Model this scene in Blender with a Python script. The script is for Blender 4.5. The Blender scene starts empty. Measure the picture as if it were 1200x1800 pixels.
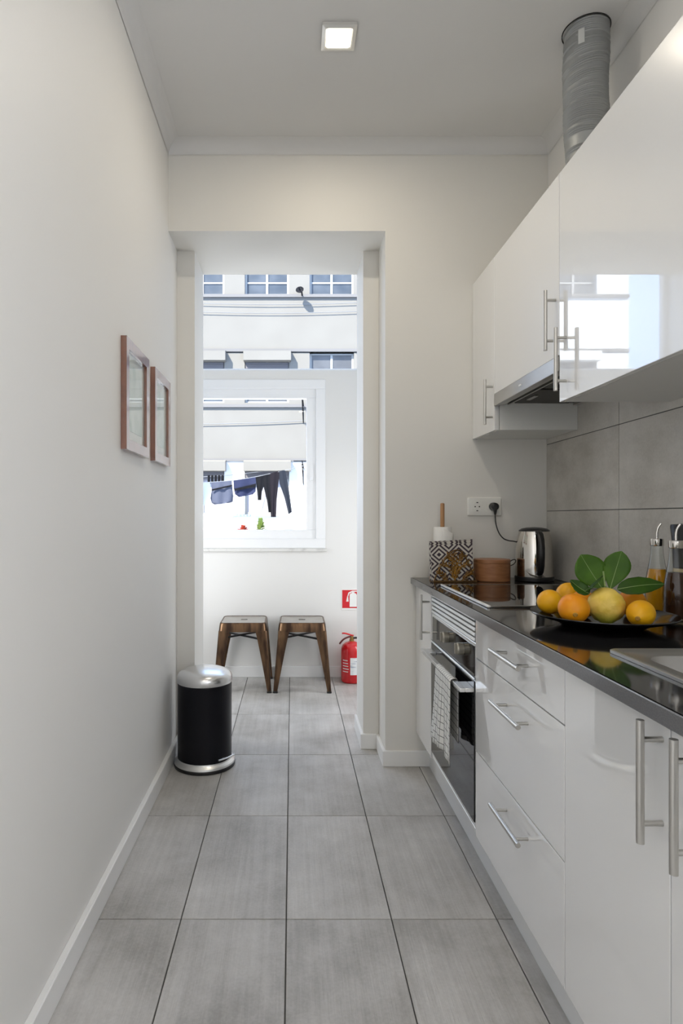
import bpy, bmesh, math, random
from mathutils import Vector, Matrix
random.seed(7)
S = bpy.context.scene
C = S.collection
PI = math.pi

# ---------------------------------------------------------------- camera
# one-point perspective: focal 1076 px on a 1200x1800 frame, eye 1.138 m above the floor
F, VX, VY, EYE = 1076.0, 513.0, 908.0, 1.138
cam_d = bpy.data.cameras.new('camera')
cam_d.sensor_fit = 'VERTICAL'
cam_d.sensor_height = 36.0
cam_d.sensor_width = 24.0
cam_d.lens = F / 1800 * 36.0
cam_d.shift_x = (600 - VX) / 1800
cam_d.shift_y = (VY - 900) / 1800
cam_d.clip_start = 0.02
cam_d.clip_end = 300
cam = bpy.data.objects.new('camera', cam_d)
cam.location = (0, 0, EYE)
cam.rotation_euler = (PI / 2, 0, 0)
C.objects.link(cam)
S.camera = cam

def P(px, py, d):
    return Vector(((px - VX) / F * d, d, EYE - (py - VY) / F * d))

# ---------------------------------------------------------------- world, sun, exposure
W = bpy.data.worlds.new('sky')
S.world = W
W.use_nodes = True
wn, wl = W.node_tree.nodes, W.node_tree.links
wn.clear()
w_out = wn.new('ShaderNodeOutputWorld')
w_bg = wn.new('ShaderNodeBackground')
w_tc = wn.new('ShaderNodeTexCoord')
w_map = wn.new('ShaderNodeMapping')
w_map.inputs['Scale'].default_value = (1.0, 1.0, 2.2)
w_noise = wn.new('ShaderNodeTexNoise')
w_noise.inputs['Scale'].default_value = 2.6
w_noise.inputs['Detail'].default_value = 5
w_ramp = wn.new('ShaderNodeValToRGB')
w_ramp.color_ramp.elements[0].position = 0.56
w_ramp.color_ramp.elements[0].color = (0.44, 0.62, 0.98, 1)
w_ramp.color_ramp.elements[1].position = 0.74
w_ramp.color_ramp.elements[1].color = (1.0, 1.0, 1.0, 1)
w_bg.inputs['Strength'].default_value = 3.5
wl.new(w_tc.outputs['Generated'], w_map.inputs['Vector'])
wl.new(w_map.outputs['Vector'], w_noise.inputs['Vector'])
wl.new(w_noise.outputs['Fac'], w_ramp.inputs['Fac'])
wl.new(w_ramp.outputs['Color'], w_bg.inputs['Color'])
wl.new(w_bg.outputs['Background'], w_out.inputs['Surface'])

def add_light(name, kind, loc, energy, color=(1, 1, 1), size=None, size_y=None, direction=None, **kw):
    l = bpy.data.lights.new(name, kind)
    l.energy = energy
    l.color = color
    if kind == 'AREA':
        l.shape = 'RECTANGLE'
        l.size = size
        l.size_y = size_y or size
    o = bpy.data.objects.new(name, l)
    o.location = loc
    if direction:
        o.rotation_euler = Vector(direction).to_track_quat('-Z', 'Y').to_euler()
    C.objects.link(o)
    return o

SUN = add_light('sun', 'SUN', (-6, -8, 14), 16.0, (1.0, 0.965, 0.90), direction=(0.24, 0.30, -0.36))
SUN.data.angle = math.radians(0.6)

# daylight portals at the balcony glazing and the added side opening (they only guide sky sampling)
for nm, loc, sx, sy, dr in (('portal_upper_glazing', (0.07, 4.56, 2.58), 2.2, 0.78, (0, -1, 0)),
                            ('portal_window', (-0.36, 4.56, 1.51), 1.0, 0.96, (0, -1, 0)),
                            ('portal_fill_window', (1.33, -0.95, 1.50), 1.1, 1.4, (-1, 0, 0))):
    o = add_light(nm, 'AREA', loc, 1, size=sx, size_y=sy, direction=dr)
    o.data.cycles.is_portal = True
# added fill light, set at an invented window behind the photographer
SIDE = add_light('side_fill_light', 'AREA', (1.32, -0.95, 1.30), 32.0, (1.0, 0.985, 0.96), 1.0, 1.3, (-1, 0, 0))

S.view_settings.view_transform = 'Standard'
S.view_settings.look = 'None'
S.view_settings.exposure = 0.20
S.view_settings.gamma = 1.0
S.view_settings.use_curve_mapping = False
S.cycles.use_denoising = True
S.cycles.max_bounces = 10
S.cycles.diffuse_bounces = 6
S.cycles.glossy_bounces = 5
S.cycles.transmission_bounces = 6
S.cycles.transparent_max_bounces = 12
S.cycles.caustics_reflective = False
S.cycles.caustics_refractive = False
S.cycles.sample_clamp_indirect = 6.0

# ---------------------------------------------------------------- materials
M = {}
def mat(name, color=(0.8, 0.8, 0.8), rough=0.5, metal=0.0, **kw):
    m = bpy.data.materials.new(name)
    m.use_nodes = True
    nt = m.node_tree
    b = nt.nodes['Principled BSDF']
    b.inputs['Base Color'].default_value = (*color, 1)
    b.inputs['Roughness'].default_value = rough
    b.inputs['Metallic'].default_value = metal
    names = {'ior': 'IOR', 'coat': 'Coat Weight', 'coat_rough': 'Coat Roughness', 'coat_ior': 'Coat IOR',
             'trans': 'Transmission Weight', 'sheen': 'Sheen Weight', 'spec': 'Specular IOR Level', 'alpha': 'Alpha',
             'aniso': 'Anisotropic', 'sss': 'Subsurface Weight'}
    for k, v in kw.items():
        if k in names:
            b.inputs[names[k]].default_value = v
    if 'emit' in kw:
        b.inputs['Emission Color'].default_value = (*kw['emit'], 1)
        b.inputs['Emission Strength'].default_value = kw['emit_s']
    M[name] = m
    if 'vary' in kw or 'bump' in kw:
        tc = nt.nodes.new('ShaderNodeTexCoord')
        mp = nt.nodes.new('ShaderNodeMapping')
        mp.inputs['Scale'].default_value = kw.get('stretch', (1, 1, 1))
        nz = nt.nodes.new('ShaderNodeTexNoise')
        nz.inputs['Scale'].default_value = kw.get('scale', 20)
        nz.inputs['Detail'].default_value = kw.get('detail', 4)
        nt.links.new(tc.outputs['Object'], mp.inputs['Vector'])
        nt.links.new(mp.outputs['Vector'], nz.inputs['Vector'])
        if 'vary' in kw:
            rp = nt.nodes.new('ShaderNodeValToRGB')
            rp.color_ramp.elements[0].position = kw.get('p0', 0.35)
            rp.color_ramp.elements[1].position = kw.get('p1', 0.65)
            rp.color_ramp.elements[0].color = (*color, 1)
            rp.color_ramp.elements[1].color = (*kw['vary'], 1)
            nt.links.new(nz.outputs['Fac'], rp.inputs['Fac'])
            nt.links.new(rp.outputs['Color'], b.inputs['Base Color'])
        if 'bump' in kw:
            bp = nt.nodes.new('ShaderNodeBump')
            bp.inputs['Strength'].default_value = kw['bump']
            bp.inputs['Distance'].default_value = kw.get('bump_d', 0.002)
            nt.links.new(nz.outputs['Fac'], bp.inputs['Height'])
            nt.links.new(bp.outputs['Normal'], b.inputs['Normal'])
    return m

def thin_glass(name, tint=(1, 1, 1), ior=1.45, dark=0.0):
    m = bpy.data.materials.new(name)
    m.use_nodes = True
    nt = m.node_tree
    nt.nodes.clear()
    out = nt.nodes.new('ShaderNodeOutputMaterial')
    mix = nt.nodes.new('ShaderNodeMixShader')
    tr = nt.nodes.new('ShaderNodeBsdfTransparent')
    gl = nt.nodes.new('ShaderNodeBsdfGlossy')
    fr = nt.nodes.new('ShaderNodeFresnel')
    fr.inputs['IOR'].default_value = ior
    tr.inputs['Color'].default_value = (*tint, 1)
    gl.inputs['Roughness'].default_value = 0.01
    ge = nt.nodes.new('ShaderNodeNewGeometry')
    inv = nt.nodes.new('ShaderNodeMath'); inv.operation = 'SUBTRACT'; inv.inputs[0].default_value = 1.0
    mul = nt.nodes.new('ShaderNodeMath'); mul.operation = 'MULTIPLY'
    nt.links.new(ge.outputs['Backfacing'], inv.inputs[1])
    nt.links.new(inv.outputs[0], mul.inputs[0])
    nt.links.new(fr.outputs['Fac'], mul.inputs[1])
    nt.links.new(mul.outputs[0], mix.inputs['Fac'])
    nt.links.new(tr.outputs['BSDF'], mix.inputs[1])
    nt.links.new(gl.outputs['BSDF'], mix.inputs[2])
    nt.links.new(mix.outputs['Shader'], out.inputs['Surface'])
    M[name] = m
    return m

def tile_mat(name, dark, mid, light, streak_axis, rough):
    """concrete-look porcelain: blotches, fine brushed streaks, pits; each tile differs through Object Info"""
    m = bpy.data.materials.new(name)
    m.use_nodes = True
    nt = m.node_tree
    N, L = nt.nodes, nt.links
    b = N['Principled BSDF']
    tc = N.new('ShaderNodeTexCoord')
    oi = N.new('ShaderNodeObjectInfo')
    off = N.new('ShaderNodeVectorMath'); off.operation = 'SCALE'
    off.inputs[0].default_value = (17.0, 31.0, 11.0)
    L.new(oi.outputs['Random'], off.inputs['Scale'])
    add = N.new('ShaderNodeVectorMath'); add.operation = 'ADD'
    L.new(tc.outputs['Object'], add.inputs[0]); L.new(off.outputs['Vector'], add.inputs[1])
    n1 = N.new('ShaderNodeTexNoise'); n1.inputs['Scale'].default_value = 3.6; n1.inputs['Detail'].default_value = 10
    n1.inputs['Roughness'].default_value = 0.62
    L.new(add.outputs['Vector'], n1.inputs['Vector'])
    mp = N.new('ShaderNodeMapping')
    mp.inputs['Scale'].default_value = (42, 1.6, 10) if streak_axis == 'y' else (10, 5, 14)
    mp.inputs['Rotation'].default_value = (0, 0, 0.0)
    L.new(add.outputs['Vector'], mp.inputs['Vector'])
    n2 = N.new('ShaderNodeTexNoise'); n2.inputs['Scale'].default_value = 1.0; n2.inputs['Detail'].default_value = 7; n2.inputs['Roughness'].default_value = 0.68
    L.new(mp.outputs['Vector'], n2.inputs['Vector'])
    n3 = N.new('ShaderNodeTexNoise'); n3.inputs['Scale'].default_value = 130; n3.inputs['Detail'].default_value = 3
    L.new(add.outputs['Vector'], n3.inputs['Vector'])
    rp = N.new('ShaderNodeValToRGB')
    e = rp.color_ramp.elements
    e[0].position = 0.27; e[0].color = (*dark, 1)
    e[1].position = 0.76; e[1].color = (*light, 1)
    k = e.new(0.5); k.color = (*mid, 1)
    s1 = N.new('ShaderNodeMath'); s1.operation = 'MULTIPLY_ADD'; s1.inputs[1].default_value = 0.46
    L.new(n2.outputs['Fac'], s1.inputs[0]); L.new(n1.outputs['Fac'], s1.inputs[2])
    s2 = N.new('ShaderNodeMath'); s2.operation = 'MULTIPLY_ADD'; s2.inputs[1].default_value = 0.22
    L.new(n3.outputs['Fac'], s2.inputs[0]); L.new(s1.outputs[0], s2.inputs[2])
    s3 = N.new('ShaderNodeMath'); s3.operation = 'MULTIPLY_ADD'; s3.inputs[1].default_value = 0.10
    L.new(oi.outputs['Random'], s3.inputs[0]); L.new(s2.outputs[0], s3.inputs[2])
    s4 = N.new('ShaderNodeMath'); s4.operation = 'SUBTRACT'; s4.inputs[1].default_value = 0.39
    L.new(s3.outputs[0], s4.inputs[0])
    L.new(s4.outputs[0], rp.inputs['Fac'])
    L.new(rp.outputs['Color'], b.inputs['Base Color'])
    b.inputs['Roughness'].default_value = rough
    bp = N.new('ShaderNodeBump'); bp.inputs['Strength'].default_value = 0.9; bp.inputs['Distance'].default_value = 0.0025
    hs = N.new('ShaderNodeMath'); hs.operation = 'MULTIPLY_ADD'; hs.inputs[1].default_value = 1.2
    L.new(n2.outputs['Fac'], hs.inputs[0]); L.new(n1.outputs['Fac'], hs.inputs[2])
    L.new(hs.outputs[0], bp.inputs['Height'])
    L.new(bp.outputs['Normal'], b.inputs['Normal'])
    M[name] = m
    return m

mat('wall_paint', (0.80, 0.79, 0.765), 0.55, bump=0.12, scale=60, bump_d=0.001)
mat('ceiling_paint', (0.70, 0.695, 0.685), 0.7)
mat('wall_paint_dim', (0.75, 0.735, 0.695), 0.55, bump=0.12, scale=60, bump_d=0.001)  # wall paint with the doorway wall's dimmer, warmer light put into the colour
mat('trim_paint', (0.84, 0.84, 0.83), 0.35)
mat('upvc_white', (0.88, 0.885, 0.89), 0.3)
tile_mat('floor_tile', (0.33, 0.315, 0.29), (0.475, 0.46, 0.44), (0.61, 0.595, 0.575), 'y', 0.36)
tile_mat('wall_tile', (0.44, 0.415, 0.37), (0.57, 0.545, 0.50), (0.68, 0.65, 0.60), 'z', 0.45)
mat('grout', (0.10, 0.10, 0.095), 0.9)
mat('gloss_white', (0.85, 0.85, 0.845), 0.25, coat=1.0, coat_rough=0.012, coat_ior=2.05, spec=0.3)
mat('carcass_white', (0.78, 0.78, 0.75), 0.35)
mat('plinth_white', (0.78, 0.79, 0.80), 0.4)
mat('granite', (0.012, 0.012, 0.013), 0.07, vary=(0.028, 0.028, 0.030), scale=420, detail=2, p0=0.5, p1=0.75, spec=0.75)
mat('steel_lit', (0.82, 0.82, 0.80), 0.4, 0.35)  # steel with bright reflections put into a pale, less metallic colour
mat('granite_edge', (0.135, 0.135, 0.14), 0.14, vary=(0.165, 0.165, 0.17), scale=420, detail=2)
mat('steel', (0.54, 0.525, 0.495), 0.28, 1.0)
mat('steel_bright', (0.86, 0.86, 0.85), 0.33, 1.0)
mat('steel_brushed', (0.52, 0.51, 0.49), 0.36, 1.0, bump=0.08, scale=30, stretch=(1, 40, 40))
mat('steel_polished', (0.72, 0.69, 0.64), 0.09, 1.0)
mat('black_glass', (0.006, 0.006, 0.007), 0.03, spec=0.6)
mat('panel_mirror', (0.055, 0.052, 0.05), 0.05, 0.8)
mat('black_plastic', (0.012, 0.012, 0.013), 0.35)
mat('black_lacquer', (0.005, 0.005, 0.008), 0.30, spec=0.2)
mat('knob_grey', (0.36, 0.34, 0.29), 0.3, 0.7)
mat('dark_gap', (0.015, 0.015, 0.015), 0.8)
mat('filter_dark', (0.055, 0.05, 0.042), 0.5, 0.5)
mat('bronze', (0.17, 0.098, 0.052), 0.32, 0.8, vary=(0.05, 0.028, 0.018), scale=7, stretch=(5, 5, 0.8), bump=0.05)
mat('bronze_seat', (0.46, 0.44, 0.40), 0.30, 0.7, vary=(0.36, 0.33, 0.29), scale=9)
mat('bin_lid', (0.74, 0.74, 0.74), 0.26, 1.0)
mat('frame_wood', (0.165, 0.045, 0.018), 0.28, vary=(0.22, 0.07, 0.03), scale=12, stretch=(1, 8, 1), coat=1.0, coat_rough=0.08, coat_ior=1.9)
mat('mount_white', (0.82, 0.81, 0.78), 0.6)
mat('print', (0.80, 0.83, 0.80), 0.6, vary=(0.50, 0.60, 0.55), scale=14, detail=8, stretch=(1, 1, 0.6), p0=0.42, p1=0.72)  # pale art print, with the glass's bright reflection put into its colour
mat('pale_wood', (0.36, 0.185, 0.075), 0.5, vary=(0.44, 0.24, 0.11), scale=10, stretch=(8, 8, 0.6))
mat('box_wood', (0.27, 0.105, 0.04), 0.4, vary=(0.40, 0.18, 0.075), scale=9, stretch=(2, 2, 9), p0=0.3, p1=0.7)
mat('leather', (0.03, 0.02, 0.015), 0.6)
mat('paper', (0.86, 0.85, 0.82), 0.9, bump=0.2, scale=120)
mat('brass', (0.50, 0.25, 0.045), 0.32, 0.9, vary=(0.20, 0.10, 0.03), scale=30)
mat('brass_dark', (0.17, 0.095, 0.035), 0.4, 0.8)
mat('socket_white', (0.80, 0.80, 0.76), 0.3)
mat('lemon_deep', (0.80, 0.36, 0.006), 0.40, vary=(0.86, 0.46, 0.010), scale=14, bump=0.10, spec=0.35)
mat('lemon_orange', (0.80, 0.25, 0.004), 0.40, vary=(0.84, 0.33, 0.008), scale=14, bump=0.10, spec=0.35)
mat('fruit_scar', (0.42, 0.22, 0.03), 0.7)
mat('leaf', (0.036, 0.098, 0.006), 0.5, vary=(0.062, 0.150, 0.009), scale=18, spec=0.25)
mat('leaf_deep', (0.020, 0.060, 0.005), 0.45, vary=(0.032, 0.085, 0.006), scale=18, spec=0.25)
mat('leaf_rib', (0.24, 0.34, 0.12), 0.5)
mat('plate_black', (0.008, 0.008, 0.009), 0.10, spec=0.8)
mat('fire_red', (0.62, 0.008, 0.014), 0.22, coat=0.5)
mat('sign_red', (0.62, 0.012, 0.022), 0.5)
mat('sign_white', (0.86, 0.86, 0.83), 0.5)
mat('sticker', (0.82, 0.84, 0.85), 0.5, vary=(0.35, 0.4, 0.5), scale=60, stretch=(0.25, 1, 1.6), p0=0.52, p1=0.66)
mat('valve_brass', (0.45, 0.28, 0.10), 0.35, 0.9)
mat('handle_maroon', (0.11, 0.012, 0.012), 0.4)
mat('marble', (0.74, 0.73, 0.70), 0.25, vary=(0.50, 0.49, 0.47), scale=16, detail=8, p0=0.52, p1=0.75)
mat('duct', (0.33, 0.34, 0.34), 0.5, 0.35)
mat('duct_sticker', (0.62, 0.63, 0.62), 0.4)
mat('lamp_frame', (0.80, 0.79, 0.76), 0.35, 0.5)
mat('lamp_glow', (1, 0.97, 0.88), 0.5, emit=(1.0, 0.91, 0.70), emit_s=5.0)
mat('oil_amber', (0.78, 0.36, 0.010), 0.12, trans=0.35, ior=1.2)
mat('vinegar', (0.045, 0.018, 0.008), 0.10, trans=0.2, ior=1.2)
mat('mill_wood', (0.52, 0.40, 0.23), 0.5)
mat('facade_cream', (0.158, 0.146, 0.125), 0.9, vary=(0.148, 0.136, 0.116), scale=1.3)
mat('facade_bright', (0.60, 0.585, 0.555), 0.9)  # brighter facade copy; glare and reflected brightness are put into the colour
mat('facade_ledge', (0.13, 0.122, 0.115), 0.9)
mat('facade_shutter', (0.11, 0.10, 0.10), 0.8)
mat('facade_frame', (0.27, 0.265, 0.25), 0.5)
mat('facade_pane', (0.030, 0.038, 0.048), 0.3, vary=(0.062, 0.070, 0.080), scale=2.5)
mat('facade_pane_grey', (0.055, 0.055, 0.056), 0.3, vary=(0.080, 0.080, 0.082), scale=2.5)
mat('facade_pane_low', (0.30, 0.29, 0.31), 0.4)
mat('courtyard', (0.32, 0.31, 0.29), 0.9)
mat('cloth_pale', (0.17, 0.195, 0.25), 0.9, spec=0.08)
mat('cloth_grey', (0.06, 0.064, 0.085), 0.9, spec=0.08)
mat('cloth_navy', (0.02, 0.023, 0.047), 0.9, spec=0.08)
mat('cloth_black', (0.005, 0.005, 0.006), 0.9, spec=0.08)
mat('cloth_plum', (0.009, 0.007, 0.009), 0.9, spec=0.08)
mat('cloth_denim', (0.014, 0.016, 0.021), 0.9, spec=0.08)
mat('metal_dark', (0.012, 0.012, 0.014), 0.7, 0.0, spec=0.08)
mat('cable', (0.16, 0.16, 0.16), 0.7)
mat('plant_green', (0.30, 0.36, 0.10), 0.8, spec=0.1)
mat('flower_red', (0.50, 0.12, 0.06), 0.7)
mat('terracotta', (0.30, 0.13, 0.07), 0.8)
thin_glass('window_glass', (0.98, 0.99, 0.99), 1.25)
thin_glass('frame_glass', (0.97, 0.98, 0.97), 1.5)
thin_glass('bottle_glass', (0.93, 0.95, 0.94), 1.6)
_nt = M['bottle_glass'].node_tree
_lw = _nt.nodes.new('ShaderNodeLayerWeight'); _lw.inputs['Blend'].default_value = 0.5
_rp = _nt.nodes.new('ShaderNodeValToRGB')
_rp.color_ramp.elements[0].position = 0.55; _rp.color_ramp.elements[0].color = (0.93, 0.95, 0.94, 1)
_rp.color_ramp.elements[1].position = 0.95; _rp.color_ramp.elements[1].color = (0.30, 0.32, 0.31, 1)
_nt.links.new(_lw.outputs['Facing'], _rp.inputs['Fac'])
_nt.links.new(_rp.outputs['Color'], [n for n in _nt.nodes if n.type == 'BSDF_TRANSPARENT'][0].inputs['Color'])

def uv_pattern(name, kind, ca, cb, rough=0.85):
    m = bpy.data.materials.new(name)
    m.use_nodes = True
    nt = m.node_tree
    N, L = nt.nodes, nt.links
    b = N['Principled BSDF']
    b.inputs['Roughness'].default_value = rough
    uv = N.new('ShaderNodeUVMap')
    sp = N.new('ShaderNodeSeparateXYZ')
    L.new(uv.outputs['UV'], sp.inputs[0])
    def mth(op, a, bb=None, c=None):
        n = N.new('ShaderNodeMath'); n.operation = op
        for i, v in enumerate((a, bb, c)):
            if v is None: continue
            if isinstance(v, (int, float)): n.inputs[i].default_value = v
            else: L.new(v, n.inputs[i])
        return n.outputs[0]
    u, v = sp.outputs[0], sp.outputs[1]
    if kind == 'grid':
        a = mth('LESS_THAN', mth('FRACT', mth('MULTIPLY', u, 1.0)), 0.11)
        c = mth('LESS_THAN', mth('FRACT', mth('MULTIPLY', v, 1.0)), 0.11)
        fac = mth('MULTIPLY', mth('MAXIMUM', a, c), 0.85)
    else:
        a = mth('ABSOLUTE', mth('SUBTRACT', mth('FRACT', u), 0.5))
        c = mth('ABSOLUTE', mth('SUBTRACT', mth('FRACT', v), 0.5))
        fac = mth('LESS_THAN', mth('FRACT', mth('MULTIPLY', mth('ADD', a, c), 4.0)), 0.48)
    mx = N.new('ShaderNodeMix'); mx.data_type = 'RGBA'
    mx.inputs[6].default_value = (*ca, 1); mx.inputs[7].default_value = (*cb, 1)
    L.new(fac, mx.inputs[0])
    L.new(mx.outputs[2], b.inputs['Base Color'])
    M[name] = m
uv_pattern('towel_check', 'grid', (0.80, 0.80, 0.77), (0.03, 0.03, 0.035))
uv_pattern('napkin_diamond', 'diamond', (0.62, 0.58, 0.52), (0.055, 0.038, 0.05))

# rough lemon with a greenish lower side (colour of the peel itself)
m = mat('lemon_pale', (0.86, 0.64, 0.15), 0.45, vary=(0.74, 0.53, 0.07), scale=34, bump=0.9, bump_d=0.006, spec=0.35)
_nt = m.node_tree
_g = _nt.nodes.new('ShaderNodeTexCoord'); _s = _nt.nodes.new('ShaderNodeSeparateXYZ')
_mr = _nt.nodes.new('ShaderNodeMapRange'); _mx = _nt.nodes.new('ShaderNodeMix'); _mx.data_type = 'RGBA'
_mr.inputs[1].default_value = -0.012; _mr.inputs[2].default_value = -0.040
_mx.inputs[7].default_value = (0.33, 0.36, 0.03, 1)
_nt.links.new(_g.outputs['Object'], _s.inputs[0]); _nt.links.new(_s.outputs[2], _mr.inputs[0])
_nt.links.new(_mr.outputs[0], _mx.inputs[0])
_old = [n for n in _nt.nodes if n.type == 'VALTORGB'][0]
_nt.links.new(_old.outputs['Color'], _mx.inputs[6])
_nt.links.new(_mx.outputs[2], _nt.nodes['Principled BSDF'].inputs['Base Color'])

# ---------------------------------------------------------------- mesh builder
class MB:
    def __init__(self):
        self.bm = bmesh.new()
        self.uv = None
    def _uvl(self):
        return self.bm.loops.layers.uv.verify()
    def box(self, x0, x1, y0, y1, z0, z1, bev=0.0, seg=2):
        bm = self.bm
        x0, x1 = min(x0, x1), max(x0, x1); y0, y1 = min(y0, y1), max(y0, y1); z0, z1 = min(z0, z1), max(z0, z1)
        v = [bm.verts.new(p) for p in ((x0, y0, z0), (x1, y0, z0), (x1, y1, z0), (x0, y1, z0),
                                       (x0, y0, z1), (x1, y0, z1), (x1, y1, z1), (x0, y1, z1))]
        fs = [bm.faces.new([v[i] for i in q]) for q in
              ((3, 2, 1, 0), (4, 5, 6, 7), (0, 1, 5, 4), (1, 2, 6, 5), (2, 3, 7, 6), (3, 0, 4, 7))]
        if bev > 0:
            es = {e for f in fs for e in f.edges}
            bmesh.ops.bevel(bm, geom=list(es), offset=bev, segments=seg, affect='EDGES', profile=0.5)
        return self
    def loft(self, loops, cap0=True, cap1=True, closed=True):
        bm = self.bm
        rows = [[bm.verts.new(p) for p in lp] for lp in loops]
        n = len(rows[0])
        for a, b in zip(rows, rows[1:]):
            for i in range(n if closed else n - 1):
                j = (i + 1) % n
                bm.faces.new((a[i], a[j], b[j], b[i]))
        if cap0: bm.faces.new(list(reversed(rows[0])))
        if cap1: bm.faces.new(rows[-1])
        return self
    def grid(self, pts, uvs=None):
        """pts[row][col]"""
        bm = self.bm
        rows = [[bm.verts.new(p) for p in r] for r in pts]
        lay = self._uvl() if uvs else None
        for i in range(len(rows) - 1):
            for j in range(len(rows[0]) - 1):
                f = bm.faces.new((rows[i][j], rows[i][j + 1], rows[i + 1][j + 1], rows[i + 1][j]))
                if uvs:
                    for lp, (a, b) in zip(f.loops, ((i, j), (i, j + 1), (i + 1, j + 1), (i + 1, j))):
                        lp[lay].uv = uvs[a][b]
        return self
    def lathe(self, prof, cx=0, cy=0, n=40, sx=1.0, sy=1.0):
        loops = []
        for r, z in prof:
            loops.append([(cx + sx * r * math.cos(2 * PI * i / n), cy + sy * r * math.sin(2 * PI * i / n), z) for i in range(n)])
        return self.loft(loops, cap0=prof[0][0] > 1e-5, cap1=prof[-1][0] > 1e-5)
    def tube(self, path, r, n=20, cap=True):
        n = max(n, 20) if not isinstance(r, float) or r > 0.003 else max(n, 8)
        path = [Vector(p) for p in path]
        rs = r if isinstance(r, (list, tuple)) else [r] * len(path)
        loops = []
        up = None
        for i, p in enumerate(path):
            t = (path[min(i + 1, len(path) - 1)] - path[max(i - 1, 0)]).normalized()
            if up is None:
                a = Vector((0, 0, 1)) if abs(t.z) < 0.9 else Vector((1, 0, 0))
                up = (a - t * a.dot(t)).normalized()
            else:
                up = (up - t * up.dot(t))
                up = up.normalized() if up.length > 1e-6 else t.orthogonal().normalized()
            sd = t.cross(up)
            loops.append([p + (up * math.cos(2 * PI * k / n) + sd * math.sin(2 * PI * k / n)) * rs[i] for k in range(n)])
        return self.loft(loops, cap, cap)
    def bar(self, a, b, w, h=None, up=(0, 0, 1)):
        a, b = Vector(a), Vector(b); h = h or w
        t = (b - a).normalized(); up = Vector(up)
        up = (up - t * up.dot(t)).normalized(); sd = t.cross(up)
        q = [sd * (w / 2) * i + up * (h / 2) * j for i, j in ((-1, -1), (1, -1), (1, 1), (-1, 1))]
        return self.loft([[a + k for k in q], [b + k for k in q]])
    def prism(self, poly, axis, lo, hi):
        """poly: 2-D outline in the two other axes (in x,y,z order)"""
        def p3(u, v, w):
            return {'x': (w, u, v), 'y': (u, w, v), 'z': (u, v, w)}[axis]
        return self.loft([[p3(u, v, lo) for u, v in poly], [p3(u, v, hi) for u, v in poly]])
    def ball(self, c, r, nu=28, nv=16, fn=None):
        prof = []
        loops = []
        c = Vector(c)
        for i in range(nv + 1):
            th = PI * (0.02 + 0.96 * i / nv)
            lp = []
            for k in range(nu):
                ph = 2 * PI * k / nu
                d = Vector((math.sin(th) * math.cos(ph), math.sin(th) * math.sin(ph), -math.cos(th)))
                s = fn(d) if fn else 1.0
                rr = r if isinstance(r, (tuple, list)) else (r, r, r)
                lp.append(c + Vector((d.x * rr[0], d.y * rr[1], d.z * rr[2])) * s)
            loops.append(lp)
        return self.loft(loops)

def root_loc(o):
    l = Vector((0, 0, 0))
    while o is not None:
        l += Vector(o.location); o = o.parent
    return l

def obj(name, mb, material, parent=None, angle=20, loc=None):
    """links one mesh object; geometry is given in world coordinates"""
    bm = mb.bm
    bmesh.ops.recalc_face_normals(bm, faces=bm.faces[:])
    base = root_loc(parent) if parent is not None else Vector((0, 0, 0))
    here = Vector(loc) if loc is not None else base
    bmesh.ops.translate(bm, verts=bm.verts[:], vec=-here)
    me = bpy.data.meshes.new(name)
    bm.to_mesh(me); bm.free()
    for p in me.polygons: p.use_smooth = True
    me.set_sharp_from_angle(angle=math.radians(angle))
    me.materials.append(M[material] if isinstance(material, str) else material)
    o = bpy.data.objects.new(name, me)
    C.objects.link(o)
    if parent is not None: o.parent = parent
    o.location = here - base
    return o

def tag(o, label, cat, group=None):
    o['label'] = label; o['category'] = cat
    if group: o['group'] = group
    return o

def thing(name, label, cat, loc=(0, 0, 0), group=None):
    o = bpy.data.objects.new(name, None)
    o.empty_display_size = 0.05
    o.location = loc
    C.objects.link(o)
    return tag(o, label, cat, group)

def struct(name, mb, material, parent=None, label=None, angle=20):
    o = obj(name, mb, material, parent, angle)
    if parent is None: o['kind'] = 'structure'
    if label: o['label'] = label
    return o

def copy_tree(src, parent=None):
    c = src.copy(); C.objects.link(c); c.parent = parent
    for ch in list(src.children): copy_tree(ch, c)
    return c

def rrect(cx, cy, hx, hy, r, z, n=8, axes='xy'):
    pts = []
    for qx, qy, a0 in ((1, 1, 0), (-1, 1, 90), (-1, -1, 180), (1, -1, 270)):
        for k in range(n + 1):
            a = math.radians(a0 + 90 * k / n)
            pts.append((cx + qx * (hx - r) + r * math.cos(a), cy + qy * (hy - r) + r * math.sin(a)))
    if axes == 'xy': return [(x, y, z) for x, y in pts]
    if axes == 'yz': return [(z, x, y) for x, y in pts]
    return [(x, z, y) for x, y in pts]

# ---------------------------------------------------------------- key dimensions (metres)
XL, XR, XT = -0.564, 1.170, 1.161          # left wall, right wall, face of the backsplash tiles
YB = 2.795                                 # kitchen face of the doorway wall
YB2, YB3 = 3.008, 3.300                    # stepped reveal, balcony face of the same wall
YF, YF2 = 4.345, 4.500                     # window wall of the balcony
ZC, ZD = 2.841, 2.442                      # ceiling, doorway soffit
YR = -1.70                                 # wall behind the photographer
XD, XP, XC, ZT = 0.565, 0.624, 0.545, 0.860  # door faces, plinth, worktop edge, worktop height
XU, ZU0, ZU1 = 0.823, 1.490, 2.195         # wall cabinets
BXL, BXR, BZC = -1.08, 1.22, 2.98          # balcony

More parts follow.
